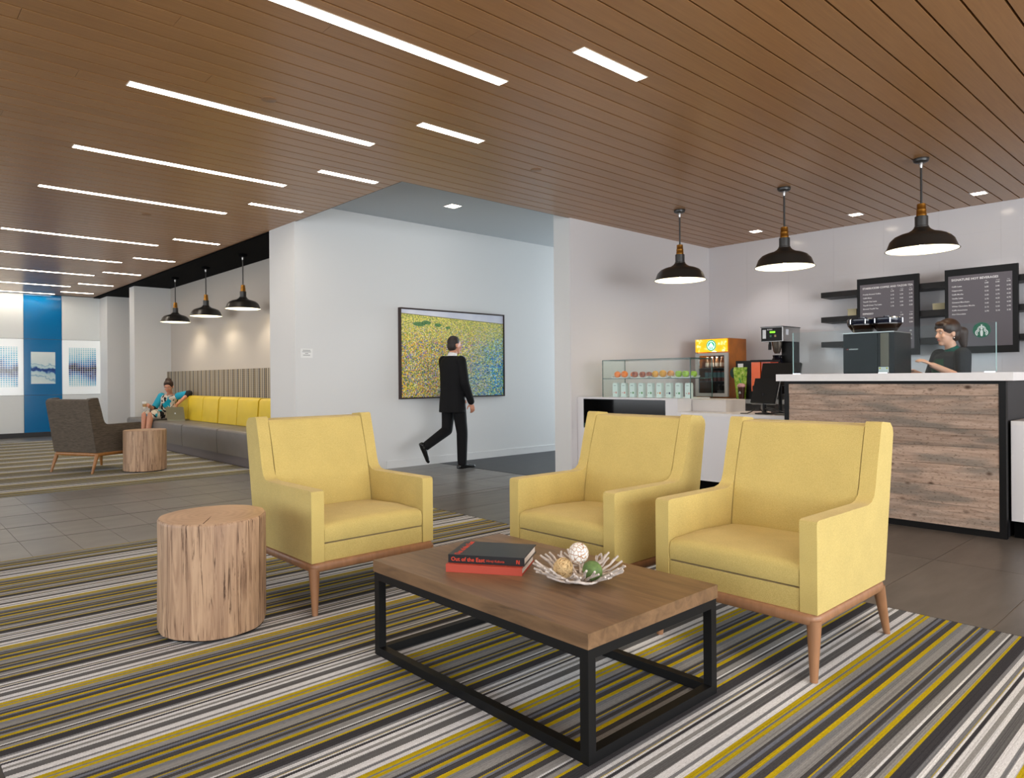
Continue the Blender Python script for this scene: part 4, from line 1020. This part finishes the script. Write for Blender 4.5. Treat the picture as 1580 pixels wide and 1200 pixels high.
lettering('schaerer', .022, white_logo, fdr, -.155, -.0088, .205)
bx('red_dot', (-.172, -.0092, .207), (-.164, -.0082, .214), mat('red_dot', (200, 40, 40), .5), em)
stk_ = bx('sticker', (.085, -.0095, .0), (.165, -.0085, .055), mat('sticker_white', (216, 226, 226), .5), em)
for xx_ in (.095, .15): bx('sticker_mark', (xx_ - .006, -.0105, .038), (xx_ + .008, -.0095, .05), mat('sticker_yellow', (196, 190, 60), .5), stk_)
for sx in (-.105, .095):
    hop = MB().lathe([(.07, .352), (.115, .415), (.120, .42), (.120, .428)], 28).build('bean_hopper', mat('hopper_amber', (30, 18, 12), .1), em, loc=(sx, .16, 0))
    MB().lathe([(.118, .428), (.122, .434), (.122, .47), (.112, .478), (.03, .48), (.03, .492), (.001, .493)], 28).build('hopper_lid', mat('hopper_lid_blue', (16, 22, 40), .08), hop)
    for a in range(0, 360, 60): MB().tube([(.122 * math.cos(R(a)), .122 * math.sin(R(a)), .432), (.122 * math.cos(R(a)), .122 * math.sin(R(a)), .47)], .004, 6).build('hopper_clip', chrome, hop)
# ------------------------------------------------------------------ people
def remeshed(mb, voxel, smooth=4, name='body', m=None):
    bmesh.ops.recalc_face_normals(mb.bm, faces=mb.bm.faces[:])
    me = bpy.data.meshes.new(name); mb.bm.to_mesh(me); mb.bm.free()
    o = bpy.data.objects.new(name, me); COL.objects.link(o)
    md = o.modifiers.new('r', 'REMESH'); md.mode = 'VOXEL'; md.voxel_size = voxel; md.use_smooth_shade = True
    if smooth:
        sm = o.modifiers.new('s', 'SMOOTH'); sm.iterations = smooth; sm.factor = .5
    dg = bpy.context.evaluated_depsgraph_get()
    out = bpy.data.meshes.new_from_object(o.evaluated_get(dg))
    bpy.data.objects.remove(o); bpy.data.meshes.remove(me)
    out.materials.clear(); out.materials.append(m)
    out.polygons.foreach_set('use_smooth', [True] * len(out.polygons)); return out
V = Vector
def basis(f, u):
    f = V(f).normalized(); u = V(u); u = (u - f * u.dot(f)).normalized(); r = f.cross(u)      # r = the figure's right side
    return f, u, r, Matrix((r, f, u)).transposed()
def head(mb, c, f, u, k=1.0):
    f, u, r, M = basis(f, u); c = V(c)
    mb.ell(c + (u * .022 - f * .008) * k, (.073*k, .092*k, .092*k), M, 20, 14)
    mb.ell(c + (f * .022 - u * .042) * k, (.056*k, .066*k, .074*k), M, 18, 12)
    mb.ell(c + (f * .060 - u * .093) * k, (.026*k, .024*k, .022*k), M)
    mb.ell(c + (f * .070 + u * .026) * k, (.050*k, .020*k, .018*k), M)
    for s in (-1, 1): mb.ell(c + (f * .062 + r * s * .036 - u * .030) * k, (.020*k, .018*k, .020*k), M)
    mb.cap(c + (f * .084 + u * .006) * k, c + (f * .101 - u * .030) * k, .008*k, .0125*k)
    for s in (-1, 1): mb.ell(c + (r * s * .073 - f * .012 - u * .012) * k, (.010*k, .019*k, .030*k), M)
    mb.ell(c + (f * .074 - u * .062) * k, (.024*k, .014*k, .011*k), M)
def face_parts(parent, c, f, u, k=1.0, lip=(170, 90, 84), brow=(50, 34, 26)):
    f, u, r, M = basis(f, u); c = V(c)
    for s in (-1, 1):
        MB().ell(c + (f * .0795 + r * s * .031 + u * .004) * k, (.0115*k, .0065*k, .0052*k), M).build('eye', mat('eye_white', (226, 220, 214), .3), parent)
        MB().ell(c + (f * .0835 + r * s * .031 + u * .004) * k, (.0055*k, .0026*k, .0050*k), M).build('iris', mat('iris_brown', (40, 26, 18), .2), parent)
        MB().ell(c + (f * .0850 + r * s * .032 + u * .026) * k, (.019*k, .006*k, .0036*k), M).build('eyebrow', mat('brow_%d' % brow[0], brow, .8), parent)
    MB().ell(c + (f * .0865 - u * .062) * k, (.021*k, .006*k, .0065*k), M).build('lips', mat('lips', lip, .5), parent)
def hand(mb, w, d, n, side, k=1.0, curl=.6):
    """w wrist, d finger direction, n palm normal, side +1: thumb towards n x d"""
    d = V(d).normalized(); n = V(n); n = (n - d * n.dot(d)).normalized(); lat = n.cross(d) * side; w = V(w)
    mb.cap(w, w + d * .070 * k, .024 * k, .036 * k, 12, (n, .42))
    for i, (o, L) in enumerate(((.026, .070), (.009, .078), (-.008, .073), (-.025, .058))):
        b = w + d * .078 * k + lat * o * k
        d1 = (d * math.cos(curl * .5) + n * math.sin(curl * .5)).normalized(); d2 = (d * math.cos(curl * 1.3) + n * math.sin(curl * 1.3)).normalized(); d3 = (d * math.cos(curl * 2.1) + n * math.sin(curl * 2.1)).normalized()
        p1 = b + d1 * L * .45 * k; p2 = p1 + d2 * L * .32 * k; p3 = p2 + d3 * L * .23 * k
        mb.cap(b - d * .02 * k, p1, .0092 * k, .0085 * k, 8); mb.cap(p1, p2, .0085 * k, .0078 * k, 8); mb.cap(p2, p3, .0078 * k, .0068 * k, 8)
    t0 = w + d * .022 * k + lat * .026 * k; t1 = t0 + (d * .5 + lat * .75 + n * .35).normalized() * .038 * k; t2 = t1 + (d * .9 + lat * .25 + n * .35).normalized() * .032 * k
    mb.cap(t0, t1, .013 * k, .010 * k, 8); mb.cap(t1, t2, .010 * k, .0078 * k, 8)
def loft(mb, secs, fx=(1, 0, 0), fy=(0, 1, 0), n=24, sq=2.4):
    """secs: (centre, half width along fx, half depth along fy)"""
    rs = []
    for c, a, b in secs:
        ring = []
        for i in range(n):
            t = 2 * math.pi * i / n; ct_, st_ = math.cos(t), math.sin(t)
            ring.append(V(c) + V(fx) * a * math.copysign(abs(ct_) ** (2 / sq), ct_) + V(fy) * b * math.copysign(abs(st_) ** (2 / sq), st_))
        rs.append(ring)
    mb.rings(rs)
def limb(mb, pts, rad):
    for a, b, ra, rb_ in zip(pts, pts[1:], rad, rad[1:]): mb.cap(a, b, ra, rb_)
def shoe(mb, ankle, toe_dir, up=(0, 0, 1), L=.27, sole=None):
    a = V(ankle); d = V(toe_dir).normalized(); u = V(up).normalized()
    h = a - u * .045; mb.cap(h - d * .045, h + d * .05, .036, .038); mb.cap(h + d * .05, h + d * (L - .085) - u * .012, .040, .030, 12, (u, .7)); mb.cap(h - d * .05 - u * .018, h + d * (L - .09) - u * .018, .034, .036, 12, (u, .45)); mb.cap(a + u * .03, h, .042, .040)
skin = mat('skin', (214, 164, 138), .5, var=.04, vscale=20)
skin2 = mat('skin_tan', (200, 140, 112), .5, var=.04, vscale=20)
suit = mat('black_suit_cloth', (17, 17, 19), .8, var=.1, vscale=12, spec=.2); shirt_w = mat('white_shirt', (228, 226, 226), .7)
hair_d = mat('dark_brown_hair', (32, 21, 16), .6, var=.35, vscale=60, stretch=(1, 1, .15)); shoe_b = mat('black_shoe_leather', (14, 13, 13), .25)
hair_b = mat('brown_hair', (50, 31, 21), .5, var=.35, vscale=60, stretch=(1, 1, .15))

# --- man walking along the corridor (local -y is forward)
mn = thing('person', 'person in a black suit walking past the meadow painting', 'person', (5.60, 7.20, 0), R(90))
hc = V((0, -.035, 1.605)); nf = V((0, -1, 0.0))
RH, RK, RA = V((-.095, -.01, .88)), V((-.095, -.075, .475)), V((-.09, -.075, .085))
LH, LK, LA = V((.095, -.01, .88)), V((.10, .02, .50)), V((.10, .36, .315))
SR, ER, WR = V((-.178, .0, 1.395)), V((-.235, -.015, 1.11)), V((-.215, -.135, .86))
SL, EL, WL = V((.185, .0, 1.405)), V((.225, -.05, 1.12)), V((.19, -.26, .95))
b = MB()
head(b, hc, nf, (0, 0, 1)); b.cap(hc - V((0, -.02, .08)), V((0, .005, 1.44)), .052, .058)
loft(b, [((0, 0, .86), .14, .09), ((0, 0, 1.0), .14, .095), ((0, 0, 1.2), .15, .10), ((0, 0, 1.36), .17, .10), ((0, 0, 1.43), .12, .07)])
for P, rr in (((RH, RK, RA), (.075, .055, .04)), ((LH, LK, LA), (.075, .055, .04)), ((SR, ER, WR), (.05, .04, .028)), ((SL, EL, WL), (.05, .04, .028))): limb(b, P, rr)
hand(b, WR, (.0, -.25, -1), (.9, -.2, 0), 1); hand(b, WL, (0, -.6, -.8), (-.9, -.2, 0), -1)
link('body', remeshed(b, .0065, 3, 'body', skin2), mn)
face_parts(mn, hc, nf, (0, 0, 1))
b = MB(); loft(b, [((0, 0, .90), .165, .115), ((0, 0, .98), .16, .115), ((0, 0, 1.06), .155, .11)])
limb(b, (RH, RK, RA + V((0, 0, .0))), (.098, .074, .062)); limb(b, (LH, LK, LA), (.098, .072, .058))
link('trousers', remeshed(b, .009, 5, 'trousers', suit), mn)
b = MB(); loft(b, [((0, .012, .735), .20, .135), ((0, .010, .85), .19, .135), ((0, .004, 1.02), .178, .128), ((0, 0, 1.18), .19, .130), ((0, 0, 1.33), .205, .125), ((0, .004, 1.42), .17, .10), ((0, .008, 1.465), .085, .075)])
limb(b, (SR, ER, WR + (WR - ER) * -.06), (.070, .058, .046)); limb(b, (SL, EL, WL + (WL - EL) * -.06), (.070, .058, .046))
link('jacket', remeshed(b, .009, 5, 'jacket', suit), mn)
b = MB(); b.cap((0, .006, 1.455), (0, -.004, 1.480), .064, .059); link('shirt_collar', remeshed(b, .006, 3, 'shirt_collar', shirt_w), mn)
for wv, ev in ((WR, ER), (WL, EL)):
    dd = (wv - ev).normalized(); MB().cap(wv - dd * .035, wv - dd * .005, .037, .036).build('shirt_cuff', shirt_w, mn)
b = MB(); shoe(b, RA, (0, -1, 0)); link('shoe', remeshed(b, .006, 3, 'shoe', shoe_b), mn)
b = MB(); shoe(b, LA, (0, -.45, -.9), (0, -.9, .45)); link('shoe', remeshed(b, .006, 3, 'shoe', shoe_b), mn)
b = MB(); f_, u_, r_, M_ = basis(nf, (0, 0, 1))
b.ell(hc + V((0, .016, .040)), (.0775, .088, .084), M_, 20, 14); b.ell(hc + V((0, .040, -.008)), (.070, .064, .078), M_)
link('hair', remeshed(b, .006, 3, 'hair', hair_d), mn)

# --- barista behind the bar (local -y is forward)
bs = thing('person', 'person in black shirt and green apron working at the espresso machine behind the bar', 'person', (7.17, 1.955, 0), R(228))
hc = V((0, -.03, 1.545)); nf = V((.0, -1, -.06))
b = MB(); head(b, hc, nf, (0, 0, 1), .97); b.cap(hc - V((0, -.022, .08)), V((0, .01, 1.385)), .044, .052)
loft(b, [((0, 0, .86), .15, .10), ((0, 0, .98), .13, .09), ((0, 0, 1.12), .125, .09), ((0, 0, 1.28), .15, .10), ((0, 0, 1.37), .10, .065)])
HL = [(s * .09, 0, .84) for s in (-1, 1)]
for s in (-1, 1):
    limb(b, ((s*.09, 0, .84), (s*.10, -.01, .46), (s*.10, 0, .085)), (.085, .055, .04))
SL, EL, WL = V((.16, 0, 1.34)), V((.215, -.03, 1.135)), V((.13, -.245, 1.255)); SR, ER, WR = V((-.16, 0, 1.34)), V((-.215, -.06, 1.12)), V((-.12, -.27, 1.20))
limb(b, (SL, EL, WL), (.045, .038, .026)); limb(b, (SR, ER, WR), (.045, .038, .026))
hand(b, WL, (-.15, -.85, .5), (-.4, -.3, -.85), 1, .95, .55); hand(b, WR, (.1, -.95, .2), (.4, -.2, -.9), -1, .95, .55)
link('body', remeshed(b, .006, 3, 'body', skin), bs)
face_parts(bs, hc, nf, (0, 0, 1), .97)
b = MB(); loft(b, [((0, 0, .80), .17, .12), ((0, 0, .95), .15, .108), ((0, 0, 1.1), .145, .108), ((0, -.005, 1.24), .165, .125), ((0, 0, 1.335), .168, .098), ((0, .012, 1.378), .092, .068)])
limb(b, (SL, EL + (SL - EL) * .08), (.072, .060)); limb(b, (SR, ER + (SR - ER) * .08), (.072, .060))
link('shirt', remeshed(b, .008, 4, 'shirt', mat('black_polo', (24, 25, 30), .8)), bs)
b = MB(); b.cap((0, .018, 1.368), (0, .016, 1.388), .070, .062); link('collar', remeshed(b, .006, 3, 'collar', mat('teal_collar', (0, 84, 74), .7)), bs)
b = MB()
for s in (-1, 1): limb(b, ((s*.09, 0, .84), (s*.10, -.01, .46), (s*.10, 0, .10)), (.10, .072, .06))
link('trousers', remeshed(b, .009, 4, 'trousers', suit), bs)
apr = []
for z, w, y in ((.55, .15, -.135), (.80, .16, -.135), (.95, .145, -.122), (1.1, .125, -.122), (1.22, .10, -.142), (1.31, .075, -.120)):
    apr.append([(w * k_, y + .035 * (abs(k_) ** 2), z) for k_ in (-1, -.6, -.2, .2, .6, 1)] + [(w * k_, y + .035 * (abs(k_) ** 2) - .008, z) for k_ in (1, .6, .2, -.2, -.6, -1)])
MB().rings(apr).build('apron', mat('green_apron', (22, 62, 44), .75), bs, 60)
b = MB()
for s in (-1, 1): shoe(b, (s*.10, 0, .085), (0, -1, 0), L=.24)
link('shoes', remeshed(b, .006, 3, 'shoes', shoe_b), bs)
b = MB(); f_, u_, r_, M_ = basis(nf, (0, 0, 1))
b.ell(hc + V((0, .016, .042)), (.084, .098, .092), M_, 20, 14); b.ell(hc + V((0, .05, -.005)), (.072, .056, .080), M_); b.ell(hc + V((0, -.060, .082)), (.060, .034, .026), M_)
for s in (-1, 1): b.ell(hc + V((s * .062, -.030, .050)), (.022, .045, .040), M_)
b.cap(hc + V((0, .06, .03)), hc + V((0, .130, .005)), .045, .050); b.cap(hc + V((0, .130, .005)), hc + V((0, .150, -.11)), .056, .028)
link('hair', remeshed(b, .006, 3, 'hair', hair_b), bs)
for s in (-1, 1): MB().ell(hc + V((s * .082, .010, -.048)), (.005, .005, .005)).build('earring', chrome, bs)

# --- woman with laptop on the bench (built in world axes from the bench seat)
B0 = V((4.06, 13.62, .474))
wm = thing('person', 'person in a turquoise, black and white dress sitting on the bench holding a paper cup', 'person', B0)
def q_(x, y, z): return V((x, y + .10, z)) - B0
ft = V((-.70, -.71, 0)); lat = V((.71, -.70, 0))
hc = q_(4.02, 13.36, 1.075); hf = V((-.52, -.76, -.40))
shc = q_(4.07, 13.46, .895)
SL, SR = shc + lat * .155, shc - lat * .155
EL, WL = q_(4.315, 13.17, .945), q_(4.09, 13.10, .765)
ER, WR = q_(3.84, 13.62, .665), q_(3.685, 13.36, .745)
HLp, HRp = q_(4.13, 13.50, .565), q_(4.03, 13.66, .565)
KL, KR = q_(3.70, 13.30, .575), q_(3.645, 13.44, .575); AL, AR = q_(3.62, 13.27, .085), q_(3.60, 13.42, .085)
b = MB(); head(b, hc, hf, (0, 0, 1), .98)
b.cap(hc + V((.02, .03, -.06)), shc + V((0, 0, .035)), .044, .052)
loft(b, [(q_(4.09, 13.58, .50), .15, .11), (q_(4.09, 13.57, .62), .14, .10), (q_(4.07, 13.54, .76), .13, .09), (q_(4.075, 13.47, .88), .14, .085), (q_(4.07, 13.46, .925), .09, .06)], lat, ft)
limb(b, (SL, EL, WL), (.045, .036, .026)); limb(b, (SR, ER, WR), (.045, .036, .026))
limb(b, (HLp, KL, AL), (.080, .054, .034)); limb(b, (HRp, KR, AR), (.080, .054, .034))
hand(b, WL, (-.45, -.1, -.9), (-.5, .5, -.1), 1, .92, .5); hand(b, WR, (-.55, -.80, .05), (.75, -.5, .1), 1, .92, .95)
link('body', remeshed(b, .0065, 3, 'body', skin2), wm)
face_parts(wm, hc, hf, (0, 0, 1), .98)
def dress_mat():
    t = NT('patterned_dress'); v = t.coord('Object', (1, 1, .55)); f = t.noise(v, 7.0, 2, .5, 1.6); g = t.noise(t.coord('Object', (1, 1, .7), (3, 1, 2)), 5.0, 2, .5, 1.2)
    c = t.ramp(f, [(0, (24, 24, 28)), (.41, (30, 30, 34)), (.44, (214, 204, 190)), (.60, (222, 212, 200)), (.63, (40, 36, 36)), (.68, (214, 204, 190))], 'CONSTANT')
    c = t.mix(t.math('GREATER_THAN', g, .63), c, lin((20, 160, 186)))
    t.color(c); t.set(.7, spec=.25); return t.m
dm_ = dress_mat()
b = MB()
loft(b, [(q_(4.08, 13.57, .50), .175, .135), (q_(4.09, 13.57, .62), .160, .122), (q_(4.07, 13.54, .76), .148, .110), (q_(4.072, 13.465, .87), .160, .105), (q_(4.07, 13.46, .915), .125, .075)], lat, ft)
limb(b, (HLp, KL + (HLp - KL) * .10), (.105, .082)); limb(b, (HRp, KR + (HRp - KR) * .10), (.105, .082)); b.cap(HLp.lerp(HRp, .5), KL.lerp(KR, .5).lerp(HLp, .2), .10, .075)
link('dress', remeshed(b, .008, 4, 'dress', dm_), wm)
teal_m = mat('turquoise_sleeve', (22, 158, 188), .7)
for S, E_, wv in ((SL, EL, WL), (SR, ER, WR)):
    b = MB(); limb(b, (S, E_.lerp(S, .12)), (.066, .056)); link('sleeve', remeshed(b, .007, 4, 'sleeve', teal_m), wm)
    b = MB(); limb(b, (E_.lerp(S, .14), E_, E_.lerp(wv, .18)), (.058, .056, .050)); link('sleeve_end', remeshed(b, .007, 4, 'sleeve_end', mat('black_knit', (26, 24, 26), .8)), wm)
b = MB(); f_, u_, r_, M_ = basis(hf, (0, 0, 1))
b.ell(hc - f_ * .014 + u_ * .034, (.080, .090, .090), M_, 20, 14); b.ell(hc - f_ * .045 - u_ * .01, (.068, .055, .072), M_); b.ell(hc - f_ * .035 + u_ * .112, (.052, .050, .038), M_)
b.ell(hc + f_ * .05 + u_ * .085, (.055, .03, .025), M_)
link('hair', remeshed(b, .006, 3, 'hair', hair_b), wm)
b = MB(); shoe(b, AL, (-.9, -.3, 0), L=.23); shoe(b, AR, (-.9, -.1, 0), L=.23); link('shoes', remeshed(b, .006, 3, 'shoes', shoe_b), wm)
cp = thing('paper_cup', 'white-lidded paper coffee cup held by the person on the bench', 'cup', WR + B0 + V((-.075, -.045, -.055)))
MB().lathe([(.026, 0), (.038, .10)], 20).build('cup', mat('cup_white', (226, 222, 214), .6), cp); MB().lathe([(.0312, .03), (.0372, .08)], 20, cap=False).build('sleeve', mat('kraft_sleeve', (176, 138, 92), .8), cp)
MB().lathe([(.040, .10), (.041, .108), (.036, .112), (.035, .120), (.001, .121)], 20).build('lid', mat('lid_white', (236, 236, 234), .5), cp)
lp = thing('laptop', 'open silver laptop standing on the grey bench with its lid towards the stump table', 'laptop', (4.03, 13.09, .4745), math.atan2(-.77, .635))
alu = mat('laptop_aluminium', (150, 142, 112), .35, metal=.5)
bx('base', (-.17, .0, .0), (.17, .235, .016), alu, lp, .004, 2)
bx('keyboard', (-.14, .05, .016), (.14, .15, .0175), black_plastic, lp)
ld = MB().box((-.17, -.006, 0), (.17, .0, .232)).bevel(.003, 2).xf(Matrix.Translation((0, .002, .012)) @ Matrix.Rotation(R(12), 4, 'X')).build('lid', alu, lp)
MB().box((-.155, 0, .012), (.155, .0012, .22)).xf(Matrix.Translation((0, .002, .012)) @ Matrix.Rotation(R(12), 4, 'X')).build('screen', mat('laptop_screen', (120, 130, 140), .2, emit=.3), lp)
MB().lathe([(.013, 0), (.013, .001)], 16, M=Matrix.Translation((0, .002, .012)) @ Matrix.Rotation(R(12), 4, 'X') @ Matrix.Translation((0, -.0062, .118)) @ Matrix.Rotation(R(90), 4, 'X')).build('lid_mark', white_logo, lp)
